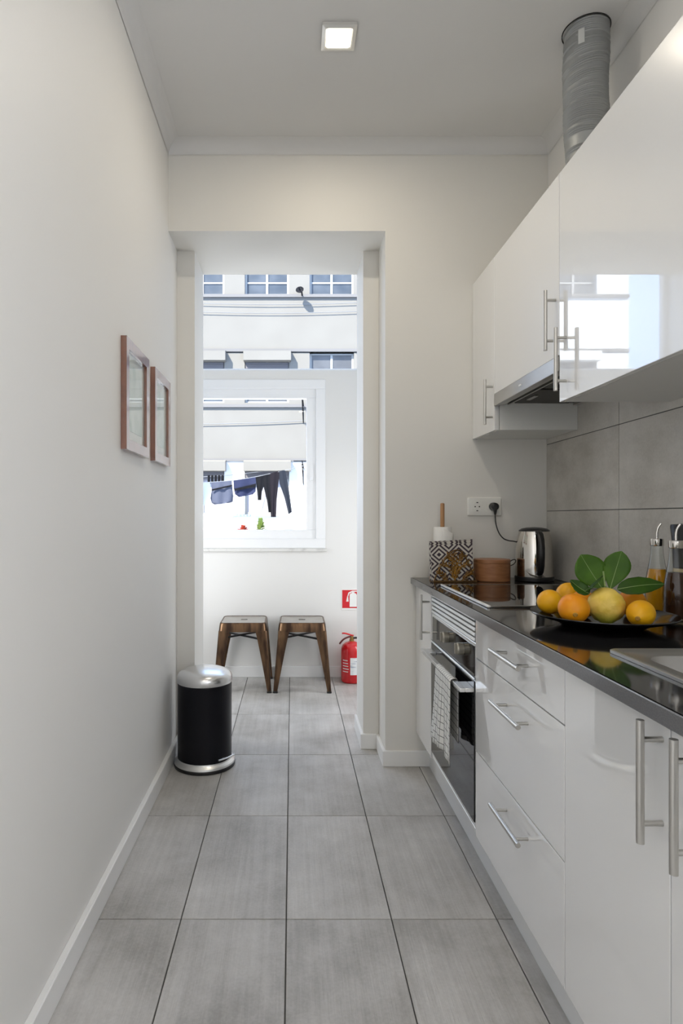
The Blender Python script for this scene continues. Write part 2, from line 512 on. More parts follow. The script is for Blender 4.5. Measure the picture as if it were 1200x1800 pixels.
# ---------------------------------------------------------------- setting
floor = struct('floor', MB().box(-1.25, 1.40, YR - 0.15, YF2, -0.15, -0.006), 'grout')
tile_cache = {}
def tile(x0, x1, y0, y1, parent, g=0.0016):
    key = (round(x1 - x0, 4), round(y1 - y0, 4))
    if key not in tile_cache:
        t = obj('tile', MB().box(-(x1 - x0) / 2 + g, (x1 - x0) / 2 - g, -(y1 - y0) / 2 + g, (y1 - y0) / 2 - g, -0.006, 0, 0.0012, 1), 'floor_tile', parent)
        tile_cache[key] = t
    else:
        t = tile_cache[key].copy(); C.objects.link(t); t.parent = parent
    t.location = ((x0 + x1) / 2, (y0 + y1) / 2, 0)
xs = [-0.3135 + 0.2975 * k for k in range(-3, 6)]
ys = [1.731 + 0.5975 * k for k in range(-4, 6)]
for j in range(len(ys) - 1):
    for i in range(len(xs) - 1):
        x0, x1, y0, y1 = xs[i], xs[i + 1], ys[j], ys[j + 1]
        y1 = min(y1, YF + 0.01)
        lo, hi = (XL, XR) if y1 <= YB3 - 0.3 else (BXL, BXR)
        x0, x1 = max(x0, lo), min(x1, hi)
        if x1 - x0 < 0.02 or y1 - y0 < 0.02: continue
        if x0 > 0.66 and y1 < YB + 0.2: continue
        tile(x0, x1, y0, y1, floor)

struct('ceiling', MB().box(-1.25, 2.90, YR - 0.15, YB2 + 0.1, ZC, ZC + 0.16), 'ceiling_paint')  # also an unseen overhang past the right wall, added to shade the side opening
struct('ceiling_balcony', MB().box(-1.25, 1.40, YB2 + 0.1, YF2 + 0.02, BZC, BZC + 0.20), 'ceiling_paint')
struct('wall_left', MB().box(XL - 0.14, XL, YR - 0.15, YB2, 0, ZC), 'wall_paint')
b = MB()
b.box(XR, XR + 0.14, -0.40, YB, 0, ZC)
b.box(XR, XR + 0.14, YR - 0.15, -1.50, 0, ZC)
b.box(XR, XR + 0.14, -1.50, -0.40, 0, 0.80)
b.box(XR, XR + 0.14, -1.50, -0.40, 2.20, ZC)
wall_right = struct('wall_right', b, 'wall_paint')
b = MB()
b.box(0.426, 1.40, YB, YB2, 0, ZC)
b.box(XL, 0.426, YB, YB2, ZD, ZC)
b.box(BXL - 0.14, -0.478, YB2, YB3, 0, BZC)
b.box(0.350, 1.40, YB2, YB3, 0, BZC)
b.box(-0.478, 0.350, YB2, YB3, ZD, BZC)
struct('wall_back', b, 'wall_paint_dim')
struct('wall_balcony_left', MB().box(BXL - 0.14, BXL, YB3, YF2, 0, BZC), 'wall_paint')
struct('wall_balcony_right', MB().box(BXR, BXR + 0.14, YB3, YF2, 0, BZC), 'wall_paint')
# window wall: parapet, right of the window, transom; glazing above
WX0, WX1, WZ0, WZ1, ZG = -0.985, 0.237, 0.912, 2.111, 2.176
b = MB()
b.box(BXL, BXR, YF, YF2, 0, WZ0 - 0.022)
b.box(WX1, BXR, YF, YF2, WZ0 - 0.022, ZG)
b.box(BXL, WX0, YF, YF2, WZ0 - 0.022, ZG)
b.box(WX0, WX1, YF, YF2, WZ1, ZG)
struct('wall_far', b, 'wall_paint')
# closed wall behind the photographer
struct('wall_front', MB().box(XL, XR, YR - 0.15, YR, 0, ZC), 'wall_paint')

# cornices (small cove between walls and ceiling)
def cove(t=0.052, n=6):
    pts = [(0.0, 0.0)]
    for k in range(n + 1):
        a = math.radians(90 * k / n)
        pts.append((t * (1 - math.cos(a)) + 0.0015, -t + t * math.sin(a) - 0.0)) if False else pts.append((0.002 + t * (1 - math.cos(a)), -t + t * math.sin(a) * 0.98))
    pts.append((t + 0.002, 0.0))
    return pts
cv = cove()
struct('trim_1', MB().prism([(XL + u, ZC + v) for u, v in cv], 'y', YR, YB), 'ceiling_paint', angle=50)
struct('trim_2', MB().prism([(YB - u, ZC + v) for u, v in cv], 'x', XL, XR), 'ceiling_paint', angle=50)
struct('trim_3', MB().prism([(XR - u, ZC + v) for u, v in cv], 'y', YR, YB), 'ceiling_paint', angle=50)

# baseboards
BH = 0.073
struct('baseboard_left', MB().box(XL, XL + 0.019, YR, YB2 - 0.001, 0, BH, 0.003, 1), 'trim_paint')
struct('baseboard_back', MB().box(0.412, XP + 0.004, YB - 0.014, YB, 0, BH, 0.003, 1), 'trim_paint')
struct('baseboard_reveal', MB().box(0.412, 0.426, YB, YB2 - 0.014, 0, BH, 0.002, 1), 'trim_paint')
struct('baseboard_pier', MB().box(0.336, 0.426, YB2 - 0.014, YB2, 0, BH, 0.002, 1), 'trim_paint')
struct('baseboard_jamb_right', MB().box(0.336, 0.350, YB2, YB3, 0, BH, 0.002, 1), 'trim_paint')
struct('baseboard_jamb_left', MB().box(-0.478, -0.464, YB2, YB3, 0, BH, 0.002, 1), 'trim_paint')
struct('baseboard_far', MB().box(BXL, BXR, YF - 0.016, YF, 0, BH + 0.005, 0.003, 1), 'trim_paint')

# balcony window
w1 = bpy.data.objects.new('window_1', None); C.objects.link(w1); w1['kind'] = 'structure'
w1.location = (0, YF, WZ0)
b = MB()
def ring(b, x0, x1, z0, z1, wd, y0, y1, bev=0.003):
    b.box(x0, x1, y0, y1, z0, z0 + wd, bev, 1); b.box(x0, x1, y0, y1, z1 - wd, z1, bev, 1)
    b.box(x0, x0 + wd, y0, y1, z0 + wd, z1 - wd, bev, 1); b.box(x1 - wd, x1, y0, y1, z0 + wd, z1 - wd, bev, 1)
ring(b, WX0, WX1, WZ0, WZ1, 0.068, YF - 0.006, YF + 0.075)
obj('window_frame', b, 'upvc_white', w1)
b = MB(); ring(b, WX0 + 0.068, WX1 - 0.068, WZ0 + 0.066, WZ1 - 0.066, 0.066, YF + 0.010, YF + 0.06)
sash = obj('sash', b, 'upvc_white', w1)
obj('pane', MB().box(WX0 + 0.13, WX1 - 0.13, YF + 0.034, YF + 0.040, WZ0 + 0.13, WZ1 - 0.13), 'window_glass', sash)
b = MB().loft([rrect(0.140, 1.445, 0.011, 0.062, 0.010, YF + 0.010, axes='xz'), rrect(0.140, 1.445, 0.011, 0.062, 0.010, YF + 0.003, axes='xz')])
b.tube([(0.140, YF + 0.004, 1.40), (0.140, YF - 0.012, 1.40), (0.140, YF - 0.014, 1.415)], 0.008)
obj('window_handle', b, 'upvc_white', sash)
b = MB().box(WX0 - 0.03, WX1 + 0.012, YF - 0.022, YF2, WZ0 - 0.022, WZ0, 0.003, 1)
obj('window_sill', b, 'marble', w1)
w2 = bpy.data.objects.new('window_2', None); C.objects.link(w2); w2['kind'] = 'structure'
w2.location = (0, YF2 - 0.04, ZG)
b = MB(); ring(b, BXL, BXR, ZG, BZC, 0.035, YF2 - 0.06, YF2 - 0.01)
obj('window_frame', b, 'upvc_white', w2)
obj('pane', MB().box(BXL + 0.03, BXR - 0.03, YF2 - 0.04, YF2 - 0.034, ZG + 0.03, BZC - 0.03), 'window_glass', w2)
w3 = bpy.data.objects.new('fill_window', None); C.objects.link(w3); w3['kind'] = 'structure'  # window made up out of view, as an opening for the side fill light
w3.location = (XR + 0.08, -0.95, 0.80)
b = MB()
for y0, y1, z0, z1 in ((-1.50, -0.40, 0.80, 0.86), (-1.50, -0.40, 2.14, 2.20), (-1.50, -1.44, 0.86, 2.14), (-0.46, -0.40, 0.86, 2.14)):
    b.box(XR + 0.05, XR + 0.10, y0, y1, z0, z1)
obj('window_frame', b, 'upvc_white', w3)

# backsplash tiles
zrows = [ZT, 1.1630, 1.4655, 1.66]
yl = [YB, 2.176, 1.5765, 0.977, 0.3775, -0.222]
wt_cache = {}
for i in range(len(yl) - 1):
    for z0, z1 in zip(zrows, zrows[1:]):
        y1, y0 = yl[i], yl[i + 1]
        key = (round(y1 - y0, 4), round(z1 - z0, 4))
        if key not in wt_cache:
            t = obj('wall_tile', MB().box(-0.0085, 0, -(y1 - y0) / 2 + 0.0014, (y1 - y0) / 2 - 0.0014, -(z1 - z0) / 2 + 0.0014, (z1 - z0) / 2 - 0.0014, 0.0008, 1), 'wall_tile', wall_right)
            wt_cache[key] = t
        else:
            t = wt_cache[key].copy(); C.objects.link(t); t.parent = wall_right
        t.location = (XR, (y0 + y1) / 2, (z0 + z1) / 2)
g = obj('grout_bed', MB().box(XR - 0.006, XR, yl[-1], YB, ZT, 1.66), 'grout', wall_right)

# ---------------------------------------------------------------- ceiling lamps
def downlight(x, y, label, power):
    t = thing('ceiling_light', label, 'ceiling light', (x, y, ZC), 'square recessed ceiling lights')
    h = 0.060
    b = MB()
    b.loft([rrect(x, y, h, h, 0.004, ZC - 0.0005, 3), rrect(x, y, h, h, 0.004, ZC - 0.010, 3), rrect(x, y, h - 0.012, h - 0.012, 0.008, ZC - 0.014, 3),
            rrect(x, y, 0.044, 0.044, 0.010, ZC - 0.010, 3)], cap0=True, cap1=False)
    obj('lamp_frame', b, 'lamp_frame', t)
    b = MB().loft([rrect(x, y, 0.044, 0.044, 0.010, ZC - 0.006, 3), rrect(x, y, 0.044, 0.044, 0.010, ZC - 0.011, 3)])
    obj('diffuser', b, 'lamp_glow', t)
    l = add_light('downlight_lamp', 'AREA', (x, y, ZC - 0.016), power, (1.0, 0.90, 0.74), 0.08, 0.08, (0, 0, -1))
    l.parent = t; l.location = (0, 0, -0.016)
downlight(0.165, 2.166, 'lit square ceiling light in front of the doorway wall', 4.0)
downlight(0.165, 0.30, 'added unseen square ceiling fill light above the sink end of the worktop', 4.0)  # unseen light, added to brighten the kitchen
downlight(0.165, -1.10, 'added unseen square ceiling fill light near the invented side window', 4.0)  # another unseen light added as fill behind the camera
# two unseen fill lights added at the ends of the balcony
for sx, lab in ((-1, 'added unseen white fill panel at the left end of the balcony'), (1, 'added unseen white fill panel at the right end of the balcony')):
    xw = BXL if sx < 0 else BXR
    t = thing('balcony_fill', lab, 'fill light', (xw, 3.72, 0.35), 'added balcony fill lights')
    b = MB().box(xw - sx * 0.0005, xw - sx * 0.03, 3.56, 3.88, 0.35, 1.45, 0.004, 1)
    obj('fill_housing', b, 'lamp_frame', t)
    l = add_light('balcony_fill_light', 'AREA', (0, 0, 0), 7.0, (0.95, 0.97, 1.0), 0.28, 1.0, (-sx, 0, 0))
    l.rotation_euler = (PI / 2, 0, PI / 2 * sx)
    l.parent = t; l.location = (-sx * 0.032, 0, 0.55)

# ---------------------------------------------------------------- cabinets
def bar_handle(b, axis, x_face, c1, c2, length, sgn=-1, stand=0.034, r=0.006, inset=0.03):
    """bar handle with two posts on a face normal to x; axis 'y' (c1=y centre,c2=z) or 'z' (c1=y,c2=z centre)"""
    xb = x_face + sgn * stand
    if axis == 'y':
        b.tube([(xb, c1 - length / 2, c2), (xb, c1 + length / 2, c2)], r, 14)
        for s in (-1, 1):
            yy = c1 + s * (length / 2 - inset)
            b.tube([(x_face, yy, c2), (xb, yy, c2)], r * 0.72, 10)
    else:
        b.tube([(xb, c1, c2 - length / 2), (xb, c1, c2 + length / 2)], r, 14)
        for s in (-1, 1):
            zz = c2 + s * (length / 2 - inset)
            b.tube([(x_face, c1, zz), (xb, c1, zz)], r * 0.72, 10)
    return b

G = 0.0016   # half gap between fronts
ZB0, ZB1 = 0.155, 0.831
def base_unit(name, label, y0, y1, fronts, cat='cabinet', zlow=ZB0):
    """fronts: list of (kind, z0, z1, handle spec, fy0, fy1)"""
    t = thing(name, label, cat, ((XD + XR) / 2, (y0 + y1) / 2, zlow))
    x0, x1 = XD + 0.019, XR - 0.012
    b = MB()
    for a in (y0 + 0.001, y1 - 0.017): b.box(x0, x1, a, a + 0.016, zlow, ZB1)
    b.box(x0, x1, y0 + 0.017, y1 - 0.017, zlow, zlow + 0.016)
    b.box(x1 - 0.006, x1, y0 + 0.017, y1 - 0.017, zlow + 0.016, ZB1)
    obj('carcass', b, 'carcass_white', t)
    for kind, z0, z1, h, fy0, fy1 in fronts:
        f = obj(kind, MB().box(XD, XD + 0.018, fy0 + G, fy1 - G, z0 + G, z1 - G, 0.0012, 2), 'gloss_white', t)
        hb = MB()
        bar_handle(hb, h[0], XD, h[1], h[2], h[3])
        obj('handle', hb, 'steel', f)
    return t

Y1, Y2, Y3, Y4, Y5, Y6 = 2.488, 1.886, 1.269, 0.914, 0.555, -0.05
base_unit('base_cabinet', 'narrow white base cabinet between the doorway wall and the oven', Y1, YB - 0.004,
          [('door', ZB0, ZB1, ('z', 2.520, 0.724, 0.185), Y1, YB - 0.004)])
base_unit('drawer_cabinet', 'white gloss base cabinet with three drawers beside the oven', Y3, Y2,
          [('drawer', 0.704, ZB1, ('y', 1.540, 0.780, 0.205), Y3, Y2),
           ('drawer', 0.420, 0.704, ('y', 1.540, 0.642, 0.205), Y3, Y2),
           ('drawer', ZB0, 0.420, ('y', 1.540, 0.365, 0.205), Y3, Y2)])
base_unit('sink_cabinet', 'white gloss base cabinet with two doors below the sink', Y5, Y3,
          [('door', ZB0, ZB1, ('z', 0.934, 0.734, 0.188), Y4, Y3),
           ('door', ZB0, ZB1, ('z', 0.852, 0.734, 0.188), Y5, Y4)])
base_unit('end_cabinet', 'white gloss base cabinet at the near end of the worktop', Y6, Y5,
          [('door', ZB0, ZB1, ('z', 0.50, 0.734, 0.188), Y6, Y5)])
# plinth board
o = tag(obj('plinth', MB().box(XP, XP + 0.016, Y6, YB - 0.001, 0.0, ZB0 - 0.001, 0.001, 1), 'plinth_white'),
        'long white plinth board along the floor below the base cabinets', 'plinth')

# worktop with the sink cut-out
SX0, SX1, SY0, SY1 = 0.648, 1.090, 0.46, 1.257       # sink rim
HX0, HX1, HY0, HY1 = 0.690, 1.050, 0.735, 1.215       # bowl opening
b = MB()
zt0, zt1 = ZT - 0.028, ZT
for args in ((XC, HX0 - 0.012, Y6, YB - 0.001), (HX1 + 0.012, XT - 0.001, Y6, YB - 0.001),
             (HX0 - 0.012, HX1 + 0.012, Y6, HY0 - 0.012), (HX0 - 0.012, HX1 + 0.012, HY1 + 0.012, YB - 0.001)):
    b.box(*args, zt0, zt1)
bmesh.ops.remove_doubles(b.bm, verts=b.bm.verts[:], dist=1e-5)
es = [e for e in b.bm.edges if all(abs(v.co.x - XC) < 1e-5 for v in e.verts) and abs(e.verts[0].co.z - e.verts[1].co.z) < 1e-5]
bmesh.ops.bevel(b.bm, geom=es, offset=0.0025, segments=2, affect='EDGES')
wk = tag(obj('worktop', b, 'granite'), 'polished black stone worktop running along the right wall', 'worktop')

b = MB().box(XC - 0.004, XC - 0.0002, Y6, YB - 0.001, zt0, zt1, 0.0014, 1)
obj('front_edge', b, 'granite_edge', wk)

# ---------------------------------------------------------------- oven
ov = thing('oven', 'built-in oven with black glass door, knobs and a vent grille', 'oven', (XD + 0.3, (Y1 + Y2) / 2, 0.157))
obj('oven_body', MB().box(XD + 0.022, XR - 0.03, Y2 + 0.008, Y1 - 0.008, 0.157, 0.829), 'dark_gap', ov)
# vent grille
vb = obj('vent_grille', MB().box(XD + 0.012, XD + 0.021, Y2 + 0.006, Y1 - 0.004, 0.748, 0.829), 'dark_gap', ov)
for k in range(5):
    z = 0.8245 - k * 0.0163
    b = MB().prism([(XD + 0.001, z - 0.009), (XD + 0.003, z), (XD + 0.013, z + 0.001), (XD + 0.013, z - 0.008)], 'y', Y2 + 0.014, Y1 - 0.004)
    obj('slat', b, 'steel_lit', vb)
# control panel with frame
pn = obj('control_panel', MB().box(XD + 0.003, XD + 0.021, Y2 + 0.006, Y1 - 0.004, 0.637, 0.746, 0.002, 1), 'steel_bright', ov)
obj('panel_face', MB().box(XD + 0.001, XD + 0.004, Y2 + 0.016, Y1 - 0.022, 0.641, 0.735), 'panel_mirror', pn)
for yy in (2.225, 2.030):
    b = MB()
    lo = []
    for r, xx in ((0.0205, XD + 0.001), (0.0205, XD - 0.016), (0.0185, XD - 0.021), (0.010, XD - 0.0215)):
        lo.append([(xx, yy + r * math.cos(2 * PI * i / 28), 0.700 + r * math.sin(2 * PI * i / 28)) for i in range(28)])
    b.loft(lo)
    b.box(XD - 0.027, XD - 0.019, yy - 0.005, yy + 0.005, 0.682, 0.718, 0.002, 1)
    obj('knob', b, 'knob_grey', pn)
obj('trim_strip', MB().tube([(XD + 0.001, Y2 + 0.008, 0.634), (XD + 0.001, Y1 - 0.006, 0.634)], 0.0035, 8), 'steel_bright', ov)
# door
b = MB()
zd0, zd1 = 0.172, 0.628
b.box(XD + 0.003, XD + 0.021, Y2 + 0.006, Y1 - 0.004, zd0, zd1, 0.002, 1)
dr = obj('oven_door', b, 'steel_bright', ov)
obj('door_glass', MB().box(XD - 0.0005, XD + 0.006, Y2 + 0.014, Y1 - 0.006, zd0 + 0.016, zd1 - 0.002, 0.001, 1), 'black_glass', dr)
b = MB()
hx = XD - 0.044
b.box(hx, hx + 0.017, Y2 + 0.014, Y1 - 0.012, 0.592, 0.605, 0.002, 2)
b.box(hx + 0.017, XD, Y2 + 0.014, Y2 + 0.095, 0.592, 0.605, 0.002, 2)
b.box(hx + 0.017, XD, Y1 - 0.09, Y1 - 0.012, 0.592, 0.605, 0.002, 2)
obj('door_handle', b, 'steel_bright', dr)
obj('bottom_strip', MB().box(XD + 0.004, XD + 0.021, Y2 + 0.006, Y1 - 0.004, 0.157, 0.170, 0.001, 1), 'steel_bright', ov)

# tea towel over the oven handle
def towel():
    # profile around the front bar of the handle, from the back hem over the top to the front hem
    xf, xb_, zt = hx - 0.004, hx + 0.021, 0.609
    prof = [(xb_, 0.40)]
    prof += [(xb_, 0.40 + (zt - 0.008 - 0.40) * k / 6) for k in range(1, 7)]
    prof += [(xb_ - 0.005, zt - 0.002), (xb_ - 0.012, zt), (xf + 0.008, zt), (xf + 0.002, zt - 0.003)]
    prof += [(xf - 0.001, zt - 0.008 - (zt - 0.008 - 0.345) * k / 14) for k in range(0, 15)]
    nv = 21
    L = [0.0]
    for a, c in zip(prof, prof[1:]): L.append(L[-1] + math.hypot(a[0] - c[0], a[1] - c[1]))
    pts, uvs = [], []
    for i, (x, z) in enumerate(prof):
        drop = max(0.0, zt - z)
        front = i > 8
        row, ur = [], []
        for j in range(nv):
            s = j / (nv - 1)
            y = 1.992 + (2.195 - 1.992) * s
            fl = (drop / 0.26) if front else 0.0
            y += fl * ((-0.055) * (1 - s) + 0.050 * s)
            wx = 0.0
            if front:
                wx = -fl * (0.006 + 0.010 * (0.5 + 0.5 * math.sin(s * 11.0 + 0.6)) + 0.004 * math.sin(s * 23 + drop * 9))
            zz = z
            if front and drop > 0.02:
                zz += fl * (0.010 * math.sin(s * 4.0 + 0.4) - 0.004)
            row.append((x + wx, y, zz)); ur.append((s * 10.0, L[i] / 0.0235))
        pts.append(row); uvs.append(ur)
    b = MB(); b.grid(pts, uvs)
    o = obj('tea_towel', b, 'towel_check', None, 60)
    md = o.modifiers.new('thick', 'SOLIDIFY'); md.thickness = 0.0022; md.offset = 0
    return tag(o, 'white tea towel with thin black grid hung over the oven handle', 'towel')
towel()

# ---------------------------------------------------------------- hob and sink
hb = thing('hob', 'black glass hob with a steel edge set into the worktop', 'hob', (0.86, 2.155, ZT))
obj('glass_top', MB().box(0.604, 1.115, 1.868, 2.442, ZT + 0.0005, ZT + 0.006, 0.0015, 1), 'black_glass', hb)
obj('front_trim', MB().box(0.594, 0.6035, 1.860, 2.450, ZT + 0.0005, ZT + 0.0078, 0.002, 2), 'steel_lit', hb)  # whitened in place of the window's reflection on the steel
obj('side_trim', MB().box(0.6035, 1.118, 1.860, 1.8675, ZT + 0.0005, ZT + 0.0070, 0.001, 1), 'steel', hb)
obj('side_trim', MB().box(0.6035, 1.118, 2.4425, 2.450, ZT + 0.0005, ZT + 0.0070, 0.001, 1), 'steel', hb)

sk = thing('sink', 'stainless steel inset sink in the black worktop', 'sink', (0.87, 0.86, ZT))
b = MB()
cx, cy = (SX0 + SX1) / 2, (SY0 + SY1) / 2
hxw, hyw = (SX1 - SX0) / 2, (SY1 - SY0) / 2
bx, by = (HX0 + HX1) / 2, (HY0 + HY1) / 2
bxw, byw = (HX1 - HX0) / 2, (HY1 - HY0) / 2
b.loft([rrect(cx, cy, hxw, hyw, 0.012, ZT + 0.0005), rrect(cx, cy, hxw, hyw, 0.012, ZT + 0.006), rrect(cx, cy, hxw - 0.003, hyw - 0.003, 0.012, ZT + 0.008),
        rrect(cx, cy, hxw - 0.010, hyw - 0.010, 0.012, ZT + 0.008), rrect(cx, cy, hxw - 0.015, hyw - 0.015, 0.012, ZT + 0.004),
        rrect(bx, by, bxw + 0.006, byw + 0.006, 0.05, ZT + 0.004), rrect(bx, by, bxw, byw, 0.05, ZT + 0.001),
        rrect(bx, by, bxw - 0.012, byw - 0.012, 0.05, ZT - 0.10), rrect(bx, by, bxw - 0.04, byw - 0.04, 0.05, ZT - 0.135)], cap0=False, cap1=True)
obj('basin', b, 'steel_brushed', sk, 40)
obj('drain', MB().lathe([(0.0, ZT - 0.131), (0.040, ZT - 0.131), (0.045, ZT - 0.1345)], bx, by, 24), 'steel_polished', sk)
b = MB()
for k in range(6):
    b.box(SX0 + 0.06, SX1 - 0.07, 0.50 + k * 0.035, 0.512 + k * 0.035, ZT + 0.0042, ZT + 0.0065, 0.001, 1)
obj('drainer_ribs', b, 'steel_brushed', sk)

# ---------------------------------------------------------------- wall cabinets, hood, duct
def wall_unit(label, y0, y1, z0, hspec):
    t = thing('wall_cabinet', label, 'cabinet', ((XU + XR) / 2, (y0 + y1) / 2, z0), 'wall cabinets above the worktop')
    x0, x1 = XU + 0.021, XT - 0.0005
    b = MB()
    for a in (y0 + 0.001, y1 - 0.017): b.box(x0, x1, a, a + 0.016, z0 + 0.001, ZU1)
    b.box(x0, x1, y0 + 0.017, y1 - 0.017, z0 + 0.001, z0 + 0.018)
    b.box(x0, x1, y0 + 0.017, y1 - 0.017, ZU1 - 0.016, ZU1)
    b.box(x1 - 0.006, x1, y0 + 0.017, y1 - 0.017, z0 + 0.018, ZU1 - 0.016)
    obj('carcass', b, 'carcass_white', t)
    f = obj('door', MB().box(XU, XU + 0.019, y0 + G * 0.8, y1 - G * 0.8, z0, ZU1, 0.0012, 2), 'gloss_white', t)
    hb_ = MB(); bar_handle(hb_, 'z', XU, hspec[0], hspec[1], hspec[2], stand=0.032)
    obj('handle', hb_, 'steel', f)
wall_unit('narrow white wall cabinet against the doorway wall', Y1, YB - 0.002, ZU0, (2.512, 1.608, 0.185))
wall_unit('white gloss wall cabinet above the range hood', Y2, Y1, 1.636, (1.912, 1.750, 0.187))
wall_unit('wide white gloss wall cabinet beside the hood reflecting the window', 1.284, Y2, ZU0, (1.838, 1.610, 0.190))
wall_unit('white gloss wall cabinet above the sink', 0.684, 1.284, ZU0, (0.73, 1.610, 0.190))
wall_unit('white gloss wall cabinet at the near end of the row', 0.084, 0.684, ZU0, (0.13, 1.610, 0.190))

hd = thing('range_hood', 'slim stainless range hood under the wall cabinet', 'range hood', (1.0, 2.187, 1.585))
b = MB().box(XU + 0.004, XT - 0.003, Y2 + 0.003, Y1 - 0.003, 1.600, 1.634)
obj('hood_body', b, 'filter_dark', hd)
fs_ = obj('front_strip', MB().box(XU - 0.004, XU + 0.016, Y2 + 0.002, Y1 - 0.002, 1.586, 1.634, 0.0015, 1), 'steel_brushed', hd)
obj('badge', MB().box(XU - 0.0055, XU - 0.004, 2.185, 2.21, 1.606, 1.613), 'sign_white', fs_)
b = MB()
for x0, x1, y0, y1 in ((XU + 0.016, XU + 0.035, Y2 + 0.003, Y1 - 0.003), (XU + 0.05, XU + 0.058, Y2 + 0.01, Y1 - 0.01), (XT - 0.02, XT - 0.003, Y2 + 0.003, Y1 - 0.003)):
    b.box(x0, x1, y0, y1, 1.590, 1.600)
obj('underside_rail', b, 'steel', hd)
for k in range(2):
    y0 = Y2 + 0.03 + k * 0.285
    flt = obj('grease_filter', MB().box(XU + 0.07, XT - 0.05, y0, y0 + 0.26, 1.593, 1.600, 0.002, 1), 'filter_dark', hd)
    obj('filter_clip', MB().box(XU + 0.085, XU + 0.10, y0 + 0.09, y0 + 0.17, 1.588, 1.593, 0.001, 1), 'steel', flt)

dt = thing('exhaust_duct', 'grey ribbed exhaust hose rising from the wall cabinets into the ceiling', 'duct', (1.03, 2.145, ZU1))
pr = []
dz = 0.0075
n = int((ZC - ZU1) / dz)
loops = []
for i in range(2 * n + 1):
    z = ZU1 + 0.0005 + (ZC - ZU1 - 0.001) * i / (2 * n)
    s = (z - ZU1) / (ZC - ZU1)
    r = 0.0730 + (0.0016 if i % 2 else -0.0016) + 0.0016 * math.sin(s * 17) + random.uniform(-0.0006, 0.0006)
    cx_ = 1.030 + 0.006 * (1 - s) + 0.004 * math.sin(s * 7)
    cy_ = 2.145
    tl = 0.010 * math.sin(s * 9 + 1)
    env = min(1, 12 * min(s, 1 - s))
    loops.append([(cx_ + r * math.cos(2 * PI * k / 40), cy_ + r * math.sin(2 * PI * k / 40), z + env * tl * math.cos(2 * PI * k / 40)) for k in range(40)])
hose = obj('hose', MB().loft(loops), 'duct', dt, 80)
b = MB()
pts = []
for i in range(6):
    z = 2.775 - 0.05 * (1 - i / 5) + 0.025
    pts.append([(1.030 + 0.0765 * math.cos(math.radians(a)), 2.145 + 0.0765 * math.sin(math.radians(a)), z) for a in (226, 231, 236, 241)])
b.grid(pts)
obj('sticker', b, 'duct_sticker', hose)
b = MB().loft([[(1.030 + r * math.cos(2 * PI * k / 40), 2.145 + r * math.sin(2 * PI * k / 40), z) for k in range(40)] for r, z in ((0.0765, ZC - 0.0003), (0.079, ZC - 0.0003), (0.079, ZC - 0.004), (0.0765, ZC - 0.004))], False, False)
obj('gap_ring', b, 'dark_gap', dt)

# ---------------------------------------------------------------- sockets and kettle
so = thing('power_socket', 'white double power socket on the wall above the worktop', 'socket', (0.877, YB, 1.14))
sx_c, sz_c = 0.877, 1.183
b = MB().loft([rrect(sx_c, sz_c, 0.077, 0.0425, 0.006, YB - 0.0003, axes='xz'), rrect(sx_c, sz_c, 0.077, 0.0425, 0.006, YB - 0.006, axes='xz'), rrect(sx_c, sz_c, 0.073, 0.0385, 0.005, YB - 0.011, axes='xz')])
obj('plate', b, 'socket_white', so)
for s in (-1, 1):
    c0 = sx_c + s * 0.0355
    b = MB()
    b.loft([rrect(c0, sz_c, 0.027, 0.027, 0.003, YB - 0.0105, axes='xz'), rrect(c0, sz_c, 0.027, 0.027, 0.003, YB - 0.0135, axes='xz')])
    ins = obj('socket_insert', b, 'socket_white', so)
    b = MB().loft([[(c0 + r * math.cos(2 * PI * k / 32), yy, sz_c + r * math.sin(2 * PI * k / 32)) for k in range(32)] for r, yy in ((0.0215, YB - 0.0134), (0.0215, YB - 0.0150), (0.0195, YB - 0.0150), (0.0190, YB - 0.0137))], False, True)
    obj('socket_ring', b, 'socket_white', ins)
    if s < 0:
        b = MB()
        for q in (-1, 1):
            b.loft([[(c0 + q * 0.0095 + 0.003 * math.cos(2 * PI * k / 12), yy, sz_c + 0.003 * math.sin(2 * PI * k / 12)) for k in range(12)] for yy in (YB - 0.0136, YB - 0.0142)])
        for q in (-1, 1):
            b.box(c0 - 0.004, c0 + 0.004, YB - 0.0152, YB - 0.0136, sz_c + q * 0.0185 - 0.002, sz_c + q * 0.0185 + 0.002)
        obj('pin_hole', b, 'dark_gap', ins)

KX, KY, KB = 1.050, 2.655, ZT
kt = thing('kettle', 'polished steel electric kettle with black handle and base', 'kettle', (KX, KY, KB))
obj('power_base', MB().lathe([(0.074, KB), (0.080, KB + 0.003), (0.081, KB + 0.016), (0.079, KB + 0.021), (0.0, KB + 0.021)], KX, KY, 48), 'black_plastic', kt)
obj('body', MB().lathe([(0.0775, KB + 0.0215), (0.0785, KB + 0.04), (0.0785, KB + 0.10), (0.0765, KB + 0.14), (0.072, KB + 0.175), (0.066, KB + 0.200), (0.0625, KB + 0.214)], KX, KY, 56), 'steel_polished', kt)
lid = obj('lid', MB().lathe([(0.064, KB + 0.2145), (0.063, KB + 0.219), (0.052, KB + 0.226), (0.030, KB + 0.2305), (0.0, KB + 0.232)], KX, KY, 40), 'black_plastic', kt)
hdv = Vector((-0.13, -0.99, 0)).normalized()
sdv = Vector((-hdv.y, hdv.x, 0))
path = [(0.058, 0.210), (0.078, 0.211), (0.097, 0.203), (0.112, 0.180), (0.119, 0.145), (0.118, 0.105), (0.112, 0.072), (0.100, 0.047), (0.086, 0.038), (0.074, 0.036)]
lo = []
